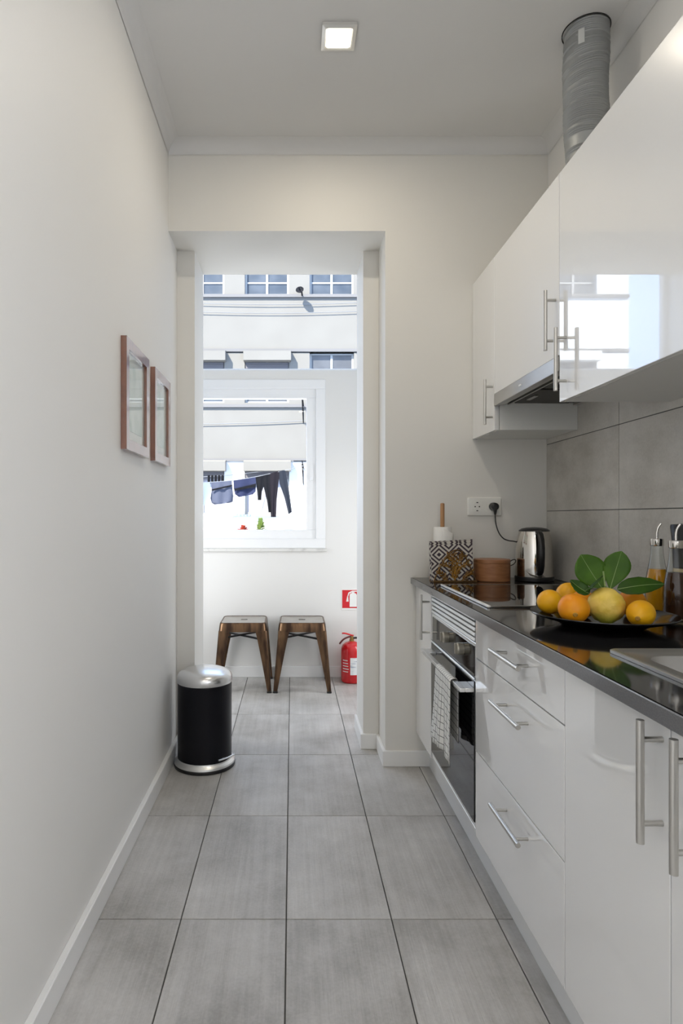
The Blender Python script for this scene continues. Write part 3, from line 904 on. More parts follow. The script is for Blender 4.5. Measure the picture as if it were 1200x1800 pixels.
for i, (r, z) in enumerate(path):
    a = path[max(i - 1, 0)]; c = path[min(i + 1, len(path) - 1)]
    tt = Vector((c[0] - a[0], c[1] - a[1])).normalized()
    nn = Vector((tt.y, -tt.x))
    wd = 0.0135 if 0 < i < len(path) - 1 else 0.012
    lp = []
    for k in range(14):
        q = 2 * PI * k / 14
        u = math.cos(q) * wd
        v = math.sin(q) * 0.0085
        base = Vector((KX, KY, KB)) + hdv * (r + nn.x * v) + Vector((0, 0, z + nn.y * v)) + sdv * u
        lp.append(base)
    lo.append(lp)
obj('handle', MB().loft(lo), 'black_plastic', kt, 50)
cp = [(sx_c + 0.0355, YB - 0.045, sz_c - 0.026), (sx_c + 0.036, YB - 0.045, sz_c - 0.05), (sx_c + 0.039, YB - 0.047, sz_c - 0.082), (sx_c + 0.050, YB - 0.05, sz_c - 0.117), (sx_c + 0.068, YB - 0.055, sz_c - 0.142),
      (sx_c + 0.090, YB - 0.058, sz_c - 0.152), (sx_c + 0.125, YB - 0.055, sz_c - 0.158), (sx_c + 0.18, YB - 0.045, sz_c - 0.18), (1.05, YB - 0.042, ZT + 0.06), (KX + 0.02, YB - 0.05, ZT + 0.012), (KX, KY + 0.070, ZT + 0.010)]
def smooth_path(pts, m=5):
    pts = [Vector(p) for p in pts]; out = []
    for i in range(len(pts) - 1):
        p0, p1, p2, p3 = pts[max(i - 1, 0)], pts[i], pts[i + 1], pts[min(i + 2, len(pts) - 1)]
        for k in range(m):
            t_ = k / m
            out.append(0.5 * ((2 * p1) + (-p0 + p2) * t_ + (2 * p0 - 5 * p1 + 4 * p2 - p3) * t_ ** 2 + (-p0 + 3 * p1 - 3 * p2 + p3) * t_ ** 3))
    return out + [pts[-1]]
cord = obj('power_cord', MB().tube(smooth_path(cp), 0.0028, 8), 'black_plastic', kt, 60)
b = MB()
pc = sx_c + 0.0355
b.loft([[(pc + r * math.cos(2 * PI * k / 24), yy, sz_c + r * math.sin(2 * PI * k / 24)) for k in range(24)] for r, yy in ((0.018, YB - 0.0152), (0.0185, YB - 0.030), (0.0165, YB - 0.048), (0.010, YB - 0.052))])
b.tube([(pc, YB - 0.045, sz_c - 0.006), (pc, YB - 0.045, sz_c - 0.022), (pc, YB - 0.045, sz_c - 0.036)], [0.010, 0.007, 0.0042], 12)
obj('plug', b, 'black_plastic', cord)

# ---------------------------------------------------------------- things at the end of the worktop
ph = thing('paper_towel_holder', 'wooden paper towel stand with a rod on the worktop', 'paper towel holder', (0.668, 2.720, ZT))
obj('base', MB().lathe([(0.055, ZT), (0.057, ZT + 0.004), (0.057, ZT + 0.011), (0.054, ZT + 0.014), (0.0, ZT + 0.014)], 0.668, 2.720, 36), 'pale_wood', ph)
obj('rod', MB().lathe([(0.0092, ZT + 0.014), (0.0092, ZT + 0.332), (0.0080, ZT + 0.337), (0.0, ZT + 0.338)], 0.668, 2.720, 20), 'pale_wood', ph)
pr_ = thing('paper_towel_roll', 'half-used white paper towel roll on the wooden stand', 'paper towel', (0.668, 2.720, ZT + 0.0145))
b = MB().lathe([(0.0110, ZT + 0.0145), (0.0385, ZT + 0.0145), (0.0395, ZT + 0.018), (0.0395, ZT + 0.229), (0.0385, ZT + 0.232), (0.0110, ZT + 0.232), (0.0110, ZT + 0.0146)], 0.668, 2.720, 40)
obj('roll', b, 'paper', pr_)
pts = []
for i in range(9):
    z = ZT + 0.016 + (0.214) * i / 8
    row = []
    for k in range(8):
        a = math.radians(255 + 10 * k)
        ex = max(0, (k - 4)) * 0.0035 * (0.4 + 0.6 * i / 8)
        row.append((0.668 + (0.0402 + ex) * math.cos(a), 2.720 + (0.0402 + ex) * math.sin(a), z - 0.004 * k * (i / 8)))
    pts.append(row)
o = obj('loose_sheet', MB().grid(pts), 'paper', pr_, 70)
md = o.modifiers.new('t', 'SOLIDIFY'); md.thickness = 0.0008

NY = 2.595
nh = thing('napkin_holder', 'openwork brass napkin holder with a leafy arch front', 'napkin holder', (0.690, NY + 0.03, ZT))
obj('base_plate', MB().box(0.600, 0.785, NY - 0.002, NY + 0.066, ZT, ZT + 0.004, 0.001, 1), 'brass_dark', nh)
arch = [(0.602, 0.004), (0.612, 0.030), (0.628, 0.062), (0.645, 0.094), (0.662, 0.117), (0.680, 0.131), (0.700, 0.136), (0.718, 0.128), (0.735, 0.106), (0.752, 0.070), (0.768, 0.036), (0.782, 0.004)]
for yy in (NY, NY + 0.0635):
    b = MB()
    b.tube(smooth_path([(x, yy, ZT + z) for x, z in arch], 4), 0.0030, 8)
    b.tube([(0.602, yy, ZT + 0.005), (0.782, yy, ZT + 0.005)], 0.0022, 8)
    rail = obj('arch_rail', b, 'brass_dark', nh)
    b = MB()
    rnd = random.Random(3)
    def leafp(x, z, ang, ln, wd):
        dx, dz_ = math.cos(ang), math.sin(ang)
        poly = []
        for s in (0, .25, .5, .75, 1): poly.append((x + dx * ln * s - dz_ * wd * math.sin(PI * s), ZT + z + dz_ * ln * s + dx * wd * math.sin(PI * s)))
        for s in (.75, .5, .25): poly.append((x + dx * ln * s + dz_ * wd * math.sin(PI * s), ZT + z + dz_ * ln * s - dx * wd * math.sin(PI * s)))
        b.prism(poly, 'y', yy - 0.001, yy + 0.001)
    stems = [((0.690, 0.006), (0.672, 0.060), (0.640, 0.080)), ((0.690, 0.006), (0.690, 0.070), (0.684, 0.120)), ((0.690, 0.006), (0.708, 0.060), (0.742, 0.078)),
             ((0.660, 0.006), (0.640, 0.030), (0.622, 0.046)), ((0.722, 0.006), (0.742, 0.030), (0.762, 0.040)), ((0.690, 0.03), (0.675, 0.09), (0.660, 0.108)), ((0.690, 0.03), (0.706, 0.09), (0.722, 0.112))]
    for st in stems:
        sp = smooth_path([(x, yy, ZT + z) for x, z in st], 4)
        b.tube(sp, 0.0016, 6)
        for i in range(1, len(sp)):
            a = math.atan2(sp[i].z - sp[i - 1].z, sp[i].x - sp[i - 1].x)
            for s in (-1, 1):
                leafp(sp[i].x, sp[i].z - ZT, a + s * rnd.uniform(0.6, 1.0), rnd.uniform(0.014, 0.024), 0.0024)
    obj('filigree', b, 'brass', rail)
nk = thing('napkin_stack', 'stack of paper napkins with a diamond pattern in the brass holder', 'napkins', (0.684, NY + 0.03, ZT + 0.004))
for k in range(4):
    y0 = NY + 0.006 + k * 0.0135
    hgt = 0.158 + 0.004 * ((k * 7) % 3) - 0.006 * (k == 0)
    b = MB()
    x0, x1 = 0.594 + 0.003 * (k % 2), 0.770 + 0.004 * (k % 3)
    tl = 0.010
    front = [[(x0 - 0.004 * v + (x1 - x0) * u, y0 - 0.0, ZT + 0.0045 + hgt * v + tl * u * v) for u in (0, .25, .5, .75, 1)] for v in (0, .33, .66, 1)]
    back = [[(p[0], y0 + 0.0115, p[2]) for p in r] for r in front]
    uvs = [[(0.1 + 2.1 * u, 0.05 + 2.0 * v) for u in (0, .25, .5, .75, 1)] for v in (0, .33, .66, 1)]
    b.grid(front, uvs); b.grid([list(reversed(r)) for r in back], uvs)
    for a, c in (((0, 0), (0, 1)),):
        pass
    for side in (0, -1):
        col_f = [r[side] for r in front]; col_b = [r[side] for r in back]
        b.grid([[f, q] for f, q in zip(col_f, col_b)], [[(0.5, 0.05 + 0.6 * i), (0.66, 0.05 + 0.6 * i)] for i in range(4)])
    b.grid([front[-1], back[-1]], [[(0.1 + 0.5 * i, 0.3) for i in range(5)], [(0.1 + 0.5 * i, 0.42) for i in range(5)]])
    obj('napkin', b, 'napkin_diamond', nk, 30)

wb = thing('wooden_box', 'small round wooden box with a lid and dark loop beside the kettle', 'box', (0.868, 2.660, ZT))
obj('tub', MB().lathe([(0.074, ZT), (0.0765, ZT + 0.003), (0.0765, ZT + 0.076), (0.0755, ZT + 0.078)], 0.868, 2.660, 48), 'box_wood', wb)
obj('lid', MB().lathe([(0.0755, ZT + 0.0785), (0.0765, ZT + 0.080), (0.0765, ZT + 0.092), (0.075, ZT + 0.094), (0.0, ZT + 0.094)], 0.868, 2.660, 48), 'box_wood', wb)
b = MB().tube(smooth_path([(0.940, 2.645, ZT + 0.083), (0.952, 2.642, ZT + 0.091), (0.962, 2.640, ZT + 0.092), (0.964, 2.640, ZT + 0.084), (0.955, 2.641, ZT + 0.072), (0.943, 2.644, ZT + 0.066)], 4), 0.0022, 8)
obj('loop', b, 'leather', wb)

# ---------------------------------------------------------------- fruit plate
PX, PY = 0.790, 1.560
def plate_z(r): return 0.8665 + 0.026 * (r / 0.172) ** 2.4
prof = [(0.0, ZT), (0.085, ZT), (0.100, ZT + 0.004)] + [(r, plate_z(r) - 0.004) for r in (0.12, 0.14, 0.155, 0.168)] + [(0.1722, plate_z(0.172) - 0.001), (0.1715, plate_z(0.172) + 0.0008)] + [(r, plate_z(r)) for r in (0.165, 0.15, 0.13, 0.11, 0.08, 0.05, 0.0)]
tag(obj('plate', MB().lathe(prof, PX, PY, 64), 'plate_black', None, 60, (PX, PY, ZT)), 'shallow black plate holding lemons on the worktop', 'plate')

def citrus(label, px, py, d, r, material, axis=(0, 0, 1), ln=1.0, nub=0.06, seed=0, rough=0.0):
    c = P(px, py, d)
    rr = math.hypot(c.x - PX, c.y - PY)
    ax = Vector(axis).normalized()
    q = Vector((0, 0, 1)).rotation_difference(ax)
    rnd = random.Random(seed)
    ph = [rnd.uniform(0, 6) for _ in range(4)]
    def fn(dv):
        z = dv.z
        s = 1.0 + nub * max(0, (z - 0.80) / 0.2) ** 2 + nub * 0.6 * max(0, (-z - 0.86) / 0.14) ** 2
        if rough:
            s += rough * (math.sin(dv.x * 9 + ph[0]) * math.sin(dv.y * 8 + ph[1]) + 0.6 * math.sin(dv.z * 13 + dv.x * 7 + ph[2]))
        return s
    b = MB(); b.ball((0, 0, 0), (r, r, r * ln), 32, 22, fn)
    bmesh.ops.transform(b.bm, matrix=q.to_matrix().to_4x4(), verts=b.bm.verts[:])
    zmin = min(v.co.z for v in b.bm.verts)
    low = plate_z(max(0.0, rr - 0.2 * r)) if rr < 0.17 else ZT
    c.z = low - zmin + 0.0012
    t = thing('lemon', label, 'fruit', (c.x, c.y, c.z - (-zmin)), 'citrus fruit on the black plate')
    bmesh.ops.translate(b.bm, verts=b.bm.verts[:], vec=c)
    t.location = c
    obj('peel', b, material, t, 70)
    # stem scar at the end of the axis
    tip = c + ax * r * ln * (1.0 + nub)
    b = MB()
    lo = []
    e1 = ax.orthogonal().normalized(); e2 = ax.cross(e1)
    for rad, h in ((0.006, -0.0012), (0.0055, 0.0004), (0.003, 0.0009), (0.001, 0.0003)):
        lo.append([tip + ax * h + (e1 * math.cos(2 * PI * k / 12) + e2 * math.sin(2 * PI * k / 12)) * rad for k in range(12)])
    b.loft(lo)
    obj('stem_scar', b, 'fruit_scar', t, 70)
    return c
citrus('orange-yellow lemon at the left end of the black plate', 966, 1061, 1.630, 0.0325, 'lemon_deep', (0.55, -0.80, -0.15), 1.0, 0.04, 1)
citrus('deep orange lemon in front, left of the big pale lemon', 1008, 1068, 1.500, 0.0365, 'lemon_orange', (-0.30, -0.85, -0.25), 1.03, 0.04, 2)
C3 = citrus('big knobbly pale yellow lemon in the middle of the plate', 1065, 1062, 1.530, 0.0435, 'lemon_pale', (-0.10, -0.35, -0.90), 1.0, 0.10, 3, 0.026)
citrus('bright yellow lemon at the right front of the plate', 1126, 1074, 1.465, 0.0315, 'lemon_deep', (-0.62, -0.75, -0.18), 1.20, 0.08, 4)
citrus('orange lemon at the back right, half hidden behind the pale lemon', 1110, 1060, 1.610, 0.0350, 'lemon_orange', (0.5, 0.7, 0.2), 1.05, 0.05, 5)
citrus('orange lemon tucked behind the front left lemon', 1025, 1060, 1.630, 0.0355, 'lemon_orange', (0.3, 0.9, 0.2), 1.0, 0.05, 6)
citrus('yellow lemon at the far left back of the plate', 999, 1052, 1.712, 0.0340, 'lemon_deep', (-0.3, 0.9, 0.3), 1.0, 0.05, 7)

def leaf(parent, base, tip, width, material, face=(-0.45, -0.85, 0.2), curl=0.10, fold=0.22, peak=0.45):
    base, tip = Vector(base), Vector(tip)
    ax = tip - base; ln = ax.length; ax.normalize()
    nrm = Vector(face); nrm = (nrm - ax * nrm.dot(ax)).normalized()
    sd = ax.cross(nrm)
    nr, ncol = 15, 9
    pts = []
    for i in range(nr):
        s = i / (nr - 1)
        e = math.log(0.5) / math.log(peak)
        w = width / 2 * max(0.03, math.sin(PI * min(1, s ** e)) ** 0.72)
        mid = base + ax * ln * s + nrm * (curl * ln * math.sin(PI * s) * -1 + curl * ln * 0.3 * s)
        row = []
        for j in range(ncol):
            u = (j - (ncol - 1) / 2) / ((ncol - 1) / 2)
            row.append(mid + sd * w * u + nrm * (fold * w * abs(u) + 0.0012 * math.sin(s * 28) * abs(u)))
        pts.append(row)
    o = obj('leaf', MB().grid(pts), material, parent, 80)
    md = o.modifiers.new('t', 'SOLIDIFY'); md.thickness = 0.0007; md.offset = 0
    rib = [r[ncol // 2] + nrm * 0.0006 for r in pts]
    obj('midrib', MB().tube(rib, [0.0011 - 0.0008 * i / (nr - 1) for i in range(nr)], 6), 'leaf_rib', o)
    return o
sp = thing('lemon_sprig', 'sprig of large green lemon leaves standing on the pale lemon', 'leaves', (C3.x, C3.y + 0.01, C3.z + 0.042))
hub = P(1063, 1030, 1.560)
top = C3 + Vector((0.004, 0.004, 0.0440))
b = MB().tube(smooth_path([top, top * 0.4 + hub * 0.6, hub, P(1060, 1004, 1.565)], 3), [0.0022] * 9 + [0.0019], 8)
obj('stem', b, 'leaf_rib', sp)
leaf(sp, P(1059, 1036, 1.575), P(1020, 975, 1.60), 0.077, 'leaf', (-0.25, -0.95, 0.15), 0.05, 0.12, 0.55)
leaf(sp, P(1071, 1038, 1.560), P(1092, 969, 1.575), 0.064, 'leaf', (-0.45, -0.88, 0.1), 0.04, 0.10, 0.62)
leaf(sp, P(1084, 1036, 1.550), P(1168, 1026, 1.540), 0.048, 'leaf_deep', (-0.2, -0.80, 0.55), -0.06, 0.10, 0.40)
leaf(sp, P(1028, 1040, 1.540), P(1059, 1011, 1.535), 0.040, 'leaf_deep', (0.45, -0.35, -0.80), 0.03, 0.35, 0.45)
leaf(sp, P(1036, 1044, 1.545), P(1001, 1020, 1.560), 0.034, 'leaf_deep', (-0.1, -0.85, 0.45), 0.08, 0.30, 0.42)

# ---------------------------------------------------------------- bottles and mill
def bottle(label, x, y, liquid, level, spout_ang):
    t = thing('oil_bottle', label, 'bottle', (x, y, ZT), 'glass cruets with steel pourers')
    z = ZT
    prof = [(0.0, z), (0.028, z), (0.0305, z + 0.004), (0.0305, z + 0.075), (0.0290, z + 0.100), (0.0245, z + 0.125), (0.0195, z + 0.150), (0.0165, z + 0.172), (0.0155, z + 0.192), (0.0155, z + 0.200)]
    obj('glass', MB().lathe(prof, x, y, 36), 'bottle_glass', t, 60)
    def rad(zz):
        pr2 = prof[2:]
        for (r0, z0), (r1, z1) in zip(pr2, pr2[1:]):
            if z0 <= zz <= z1: return r0 + (r1 - r0) * (zz - z0) / (z1 - z0)
        return 0.0305
    lq = [(0.0, z + 0.0095), (0.024, z + 0.0095), (0.0272, z + 0.013)]
    zz = z + 0.02
    while zz < z + level:
        lq.append((rad(zz) - 0.0026, zz)); zz += 0.01
    lq += [(rad(z + level) - 0.0026, z + level), (0.0, z + level)]
    obj('liquid', MB().lathe(lq, x, y, 36), liquid, t, 60)
    col = obj('pourer_collar', MB().lathe([(0.0165, z + 0.194), (0.0172, z + 0.196), (0.0172, z + 0.213), (0.0160, z + 0.215), (0.0, z + 0.215)], x, y, 32), 'steel_polished', t)
    dx, dy = math.cos(spout_ang), math.sin(spout_ang)
    b = MB().tube(smooth_path([(x, y, z + 0.214), (x, y, z + 0.232), (x + dx * 0.003, y + dy * 0.003, z + 0.246), (x + dx * 0.010, y + dy * 0.010, z + 0.258)], 4), 0.0030, 10)
    obj('spout', b, 'steel_polished', col)
bottle('glass bottle of amber oil behind the fruit plate, further from the camera', 1.046, 1.755, 'oil_amber', 0.128, -0.5)
bottle('glass bottle of dark vinegar in front of the pepper mill', 1.017, 1.622, 'vinegar', 0.130, -0.6)
ml = thing('pepper_mill', 'pepper mill with a flared black top behind the vinegar bottle', 'pepper mill', (1.088, 1.688, ZT))
obj('mill_body', MB().lathe([(0.0, ZT), (0.034, ZT), (0.036, ZT + 0.004), (0.036, ZT + 0.012), (0.033, ZT + 0.02), (0.033, ZT + 0.130), (0.031, ZT + 0.135), (0.0, ZT + 0.135)], 1.088, 1.688, 32), 'mill_wood', ml)
obj('mill_top', MB().lathe([(0.0, ZT + 0.1355), (0.032, ZT + 0.1355), (0.033, ZT + 0.150), (0.0345, ZT + 0.20), (0.0395, ZT + 0.250), (0.038, ZT + 0.256), (0.0, ZT + 0.259)], 1.088, 1.688, 32), 'black_plastic', ml)
obj('mill_knob', MB().lathe([(0.0, ZT + 0.2585), (0.006, ZT + 0.259), (0.009, ZT + 0.266), (0.006, ZT + 0.273), (0.0, ZT + 0.274)], 1.088, 1.688, 20), 'steel', ml)

# ---------------------------------------------------------------- pictures on the left wall
def picture(y0, y1, label):
    z0, z1 = 1.361, 1.735
    t = thing('picture_frame', label, 'picture frame', (XL, (y0 + y1) / 2, z0), 'framed prints on the left wall')
    xw, xf, wd = XL + 0.0006, XL + 0.020, 0.036
    b = MB()
    outer = [(y0, z0), (y1, z0), (y1, z1), (y0, z1)]
    inner = [(y0 + wd, z0 + wd), (y1 - wd, z0 + wd), (y1 - wd, z1 - wd), (y0 + wd, z1 - wd)]
    lo = [[(xw, y, z) for y, z in outer], [(xf, y, z) for y, z in outer], [(xf - 0.001, y, z) for y, z in inner], [(xf - 0.011, y, z) for y, z in inner]]
    b.loft(lo, False, False)
    fr = obj('frame', b, 'frame_wood', t, 20)
    obj('mount', MB().box(xw + 0.001, xw + 0.006, y0 + wd - 0.004, y1 - wd + 0.004, z0 + wd - 0.004, z1 - wd + 0.004), 'mount_white', t)
    obj('print', MB().box(xw + 0.006, xw + 0.0068, y0 + wd + 0.03, y1 - wd - 0.03, z0 + wd + 0.035, z1 - wd - 0.035), 'print', t)
    obj('glass', MB().box(xw + 0.0085, xw + 0.0095, y0 + wd - 0.001, y1 - wd + 0.001, z0 + wd - 0.001, z1 - wd + 0.001), 'frame_glass', t)
picture(2.016, 2.336, 'red-brown wooden picture frame nearer the camera on the left wall')
picture(2.437, 2.742, 'red-brown wooden picture frame closest to the doorway')

# ---------------------------------------------------------------- pedal bin
BX, BY = -0.402, 2.822
bn = thing('pedal_bin', 'black pedal bin with a brushed steel lid by the left wall', 'bin', (BX, BY, 0))
obj('foot_ring', MB().lathe([(0.134, 0.0), (0.1395, 0.002), (0.1405, 0.012), (0.138, 0.016), (0.120, 0.016)], BX, BY, 56), 'black_plastic', bn)
obj('base_ring', MB().lathe([(0.1385, 0.0165), (0.1370, 0.024), (0.130, 0.031), (0.1265, 0.034), (0.1250, 0.040), (0.120, 0.040)], BX, BY, 56), 'steel_bright', bn)
obj('body', MB().lathe([(0.118, 0.034), (0.1235, 0.036), (0.1235, 0.375), (0.121, 0.379), (0.10, 0.379)], BX, BY, 64), 'black_lacquer', bn)
obj('lid', MB().lathe([(0.110, 0.380), (0.1250, 0.381), (0.1262, 0.386), (0.1258, 0.405), (0.121, 0.417), (0.108, 0.428), (0.080, 0.439), (0.045, 0.4455), (0.0, 0.4475)], BX, BY, 64), 'bin_lid', bn, 60)
pa = math.radians(-42)
pdv = Vector((math.cos(pa), math.sin(pa), 0)); pq = Vector((-pdv.y, pdv.x, 0))
cpt = Vector((BX, BY, 0.066))
b = MB()
b.tube([cpt + pdv * 0.121 - Vector((0, 0, 0.010)), cpt + pdv * 0.145, cpt + pdv * 0.150], 0.0030, 8)
b.tube([cpt + pdv * 0.150 - pq * 0.046 + Vector((0, 0, .001)), cpt + pdv * 0.154, cpt + pdv * 0.150 + pq * 0.046 + Vector((0, 0, .001))], 0.0036, 8)
obj('pedal', b, 'steel_bright', bn)
# ---------------------------------------------------------------- stools
def make_stool(label):
    t = thing('metal_stool', label, 'stool', (0, 0, 0), 'bronze metal stools below the balcony window')
    h, z1 = 0.152, 0.447
    n = 9
    def slot(hx, hy, z):
        pts = []
        ref = rrect(0, 0, h, h, 0.035, 0, n - 1)
        for (x, y, _) in ref:
            a = math.atan2(y, x)
            r_ = 1.0 / (abs(math.cos(a) / hx) ** 6 + abs(math.sin(a) / hy) ** 6) ** (1 / 6)
            pts.append((r_ * math.cos(a), r_ * math.sin(a), z))
        return pts
    rr = lambda hh, rad, z: rrect(0, 0, hh, hh, rad, z, n - 1)
    b = MB().loft([rr(h - 0.012, 0.028, z1 - 0.006), rr(h - 0.012, 0.028, z1 - 0.003), slot(0.047, 0.017, z1 - 0.003), slot(0.047, 0.017, z1 - 0.012)], False, False)
    obj('seat', b, 'bronze_seat', t, 40)
    b = MB().loft([rr(h - 0.012, 0.028, z1 - 0.004), rr(h - 0.008, 0.030, z1), rr(h - 0.003, 0.034, z1 - 0.002), rr(h, 0.036, z1 - 0.009), rr(h + 0.003, 0.036, z1 - 0.030), rr(h + 0.006, 0.036, z1 - 0.058), rr(h + 0.003, 0.035, z1 - 0.060), rr(h - 0.002, 0.034, z1 - 0.03), rr(h - 0.008, 0.03, z1 - 0.012)], False, False)
    obj('seat_rim', b, 'bronze', t, 50)
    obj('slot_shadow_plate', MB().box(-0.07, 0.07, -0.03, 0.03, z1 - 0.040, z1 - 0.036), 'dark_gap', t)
    for sx in (-1, 1):
        for sy in (-1, 1):
            lo = []
            for k in range(9):
                s = k / 8
                z = (z1 - 0.052) * (1 - s) + 0.012 * s
                oc = 0.1565 + (0.187 - 0.1565) * s             # outer corner
                w = 0.074 + (0.026 - 0.074) * s ** 0.85
                c1 = 0.008
                pts = [(oc - c1, oc), (oc, oc - c1), (oc, oc - w), (oc - 0.005, oc - w), (oc - 0.006, oc - c1 - 0.006), (oc - c1 - 0.006, oc - 0.006), (oc - w, oc - 0.005), (oc - w, oc)]
                # slight outward rib in the middle of each flange
                lo.append([(sx * x, sy * y, z) for x, y in pts])
            lg = obj('leg', MB().loft(lo), 'bronze', t, 30)
            oc = 0.1875
            obj('foot_cap', MB().box(sx * (oc - 0.029), sx * (oc + 0.001), sy * (oc - 0.029), sy * (oc + 0.001), 0, 0.0118, 0.002, 1), 'black_plastic', lg)
    b = MB()
    q = 0.150
    b.bar((-q, -q, 0.345), (q, q, 0.345), 0.014, 0.010)
    obj('cross_brace', b, 'black_plastic', t)
    b = MB()
    b.bar((-q, q, 0.3345), (q, -q, 0.3345), 0.014, 0.010)
    obj('cross_brace', b, 'black_plastic', t)
    return t
st1 = make_stool('bronze metal stool on the left, partly behind the black bin')
st2 = copy_tree(st1)
st2['label'] = 'bronze metal stool on the right, next to the fire extinguisher'
st1.location = (-0.322, 4.126, 0); st2.location = (0.068, 4.126, 0)
st1.rotation_euler.z = math.radians(0.6); st2.rotation_euler.z = math.radians(-0.5)

# ---------------------------------------------------------------- fire extinguisher and sign
EX, EY = 0.412, 4.225
fe = thing('fire_extinguisher', 'small red fire extinguisher standing by the balcony wall', 'fire extinguisher', (EX, EY, 0))
obj('cylinder', MB().lathe([(0.060, 0.0), (0.071, 0.004), (0.0745, 0.014), (0.0745, 0.215), (0.072, 0.235), (0.062, 0.255), (0.045, 0.268), (0.026, 0.276), (0.018, 0.279), (0.0, 0.279)], EX, EY, 48), 'fire_red', fe, 60)
def patch(a0, a1, z0, z1, r, cx, cy, na=10, nz=4):
    return MB().grid([[(cx + r * math.cos(math.radians(a0 + (a1 - a0) * j / na)), cy + r * math.sin(math.radians(a0 + (a1 - a0) * j / na)), z0 + (z1 - z0) * i / nz) for j in range(na + 1)] for i in range(nz + 1)])
obj('label_sheet', patch(257, 318, 0.062, 0.178, 0.0752, EX, EY), 'sticker', fe, 70)
rnd = random.Random(5)
for k in range(5):
    zz = 0.155 - k * 0.019
    obj('printed_line', patch(212, 224 + rnd.uniform(8, 26), zz, zz + 0.0055, 0.0751, EX, EY, 5, 1), 'sign_white', fe, 70)
obj('valve', MB().lathe([(0.016, 0.2795), (0.016, 0.292), (0.012, 0.294), (0.012, 0.312), (0.009, 0.314), (0.0, 0.314)], EX, EY, 20), 'valve_brass', fe)
b = MB()
b.tube(smooth_path([(EX + 0.012, EY, 0.316), (EX - 0.010, EY - 0.004, 0.323), (EX - 0.045, EY - 0.008, 0.333), (EX - 0.068, EY - 0.010, 0.334)], 4), 0.0055, 8)
obj('upper_lever', b, 'fire_red', fe)
b = MB()
b.tube(smooth_path([(EX - 0.004, EY - 0.004, 0.312), (EX - 0.035, EY - 0.012, 0.305), (EX - 0.062, EY - 0.016, 0.290), (EX - 0.086, EY - 0.018, 0.262)], 4), [0.006] * 12 + [0.005], 8)
obj('carry_handle', b, 'handle_maroon', fe)
b = MB().tube(smooth_path([(EX + 0.012, EY, 0.300), (EX + 0.045, EY, 0.300), (EX + 0.085, EY - 0.004, 0.285), (EX + 0.092, EY - 0.006, 0.21), (EX + 0.086, EY - 0.006, 0.10)], 4), 0.007, 10)
obj('hose', b, 'black_plastic', fe)

fs = thing('fire_sign', 'square red fire extinguisher sign on the balcony wall', 'sign', (0.42, YF, 0.49))
x0, z0, sz = 0.352, 0.487, 0.134
obj('board', MB().box(x0, x0 + sz, YF - 0.004, YF - 0.0004, z0 - 0.012, z0 + sz, 0.001, 1), 'sign_white', fs)
obj('red_field', MB().box(x0 + 0.004, x0 + sz - 0.004, YF - 0.0046, YF - 0.004, z0 + 0.002, z0 + sz - 0.004), 'sign_red', fs)
b = MB()
def sgn(poly): b.prism([(x0 + u * sz, z0 + v * sz) for u, v in poly], 'y', YF - 0.0052, YF - 0.0046)
sgn([(0.42, 0.08), (0.80, 0.08), (0.80, 0.72), (0.74, 0.80), (0.48, 0.80), (0.42, 0.72)])
sgn([(0.54, 0.80), (0.68, 0.80), (0.68, 0.86), (0.54, 0.86)])
sgn([(0.36, 0.84), (0.56, 0.93), (0.84, 0.93), (0.84, 0.88), (0.58, 0.87), (0.40, 0.78), (0.345, 0.62), (0.29, 0.62)])
sgn([(0.24, 0.36), (0.37, 0.36), (0.345, 0.64), (0.29, 0.64)])
obj('pictogram', b, 'sign_white', fs)

# ---------------------------------------------------------------- house across the courtyard
D = 16.0
def fx(px): return (px - VX) / F * D
def fz(py): return EYE - (py - VY) / F * D
bd = thing('apartment_building', 'pale apartment block across the courtyard seen through the balcony glazing', 'building', (-1.0, D, -6.0))
col0, colw, pitch = fx(430), fx(508) - fx(430), fx(544) - fx(430)
XE, XS = -7.15, -3.22
XW = 9.0
zl_top, zl_mid = fz(521), fz(714)
ks = range(-4, 6)
cols = [(col0 + pitch * k, col0 + pitch * k + colw) for k in ks]
def holes_wall(z_lo, z_hi, wz0, wz1, material, name):
    """a storey of facade with real window openings, 0.25 thick"""
    for xa, xb_, mt in ((XE, XS, 'facade_bright'), (XS, XW, material)):  # left stretch whitened so its reflection in the cabinets turns brighter
        b = MB()
        b.box(xa, xb_, D, D + 0.3, z_lo, wz0)
        b.box(xa, xb_, D, D + 0.3, wz1, z_hi)
        edge = xa
        for a, c in cols:
            if a < xa + 0.05 or c > xb_: continue
            b.box(edge, a, D, D + 0.3, wz0, wz1); edge = c
        b.box(edge, xb_, D, D + 0.3, wz0, wz1)
        obj(name, b, mt, bd)
zt_lo, zt_hi = fz(518), fz(518) + 1.30
zm_lo, zm_hi = fz(708), fz(619)
zb_lo, zb_hi = fz(904), fz(811)
holes_wall(fz(620), zt_hi + 1.6, zt_lo, zt_hi, 'facade_cream', 'upper_wall')
holes_wall(fz(809), fz(620), zm_lo, zm_hi, 'facade_cream', 'middle_wall')
holes_wall(-6.0, fz(809), zb_lo, zb_hi, 'facade_bright', 'lower_wall')  # lower storey whitened, its overexposed glare put into the colour
def facade_window(x0, x1, z0, z1, bars, mull, pane):
    b = MB()
    fw = 0.055
    ring(b, x0, x1, z0, z1, fw, D + 0.10, D + 0.16, 0)
    for m_ in mull: b.box(m_ - 0.03, m_ + 0.03, D + 0.10, D + 0.16, z0 + fw, z1 - fw)
    for z in bars: b.box(x0 + fw, x1 - fw, D + 0.105, D + 0.15, z - 0.022, z + 0.022)
    w = obj('window', b, 'facade_frame', bd)
    obj('pane', MB().box(x0 + 0.02, x1 - 0.02, D + 0.125, D + 0.14, z0 + 0.02, z1 - 0.02), pane, w)
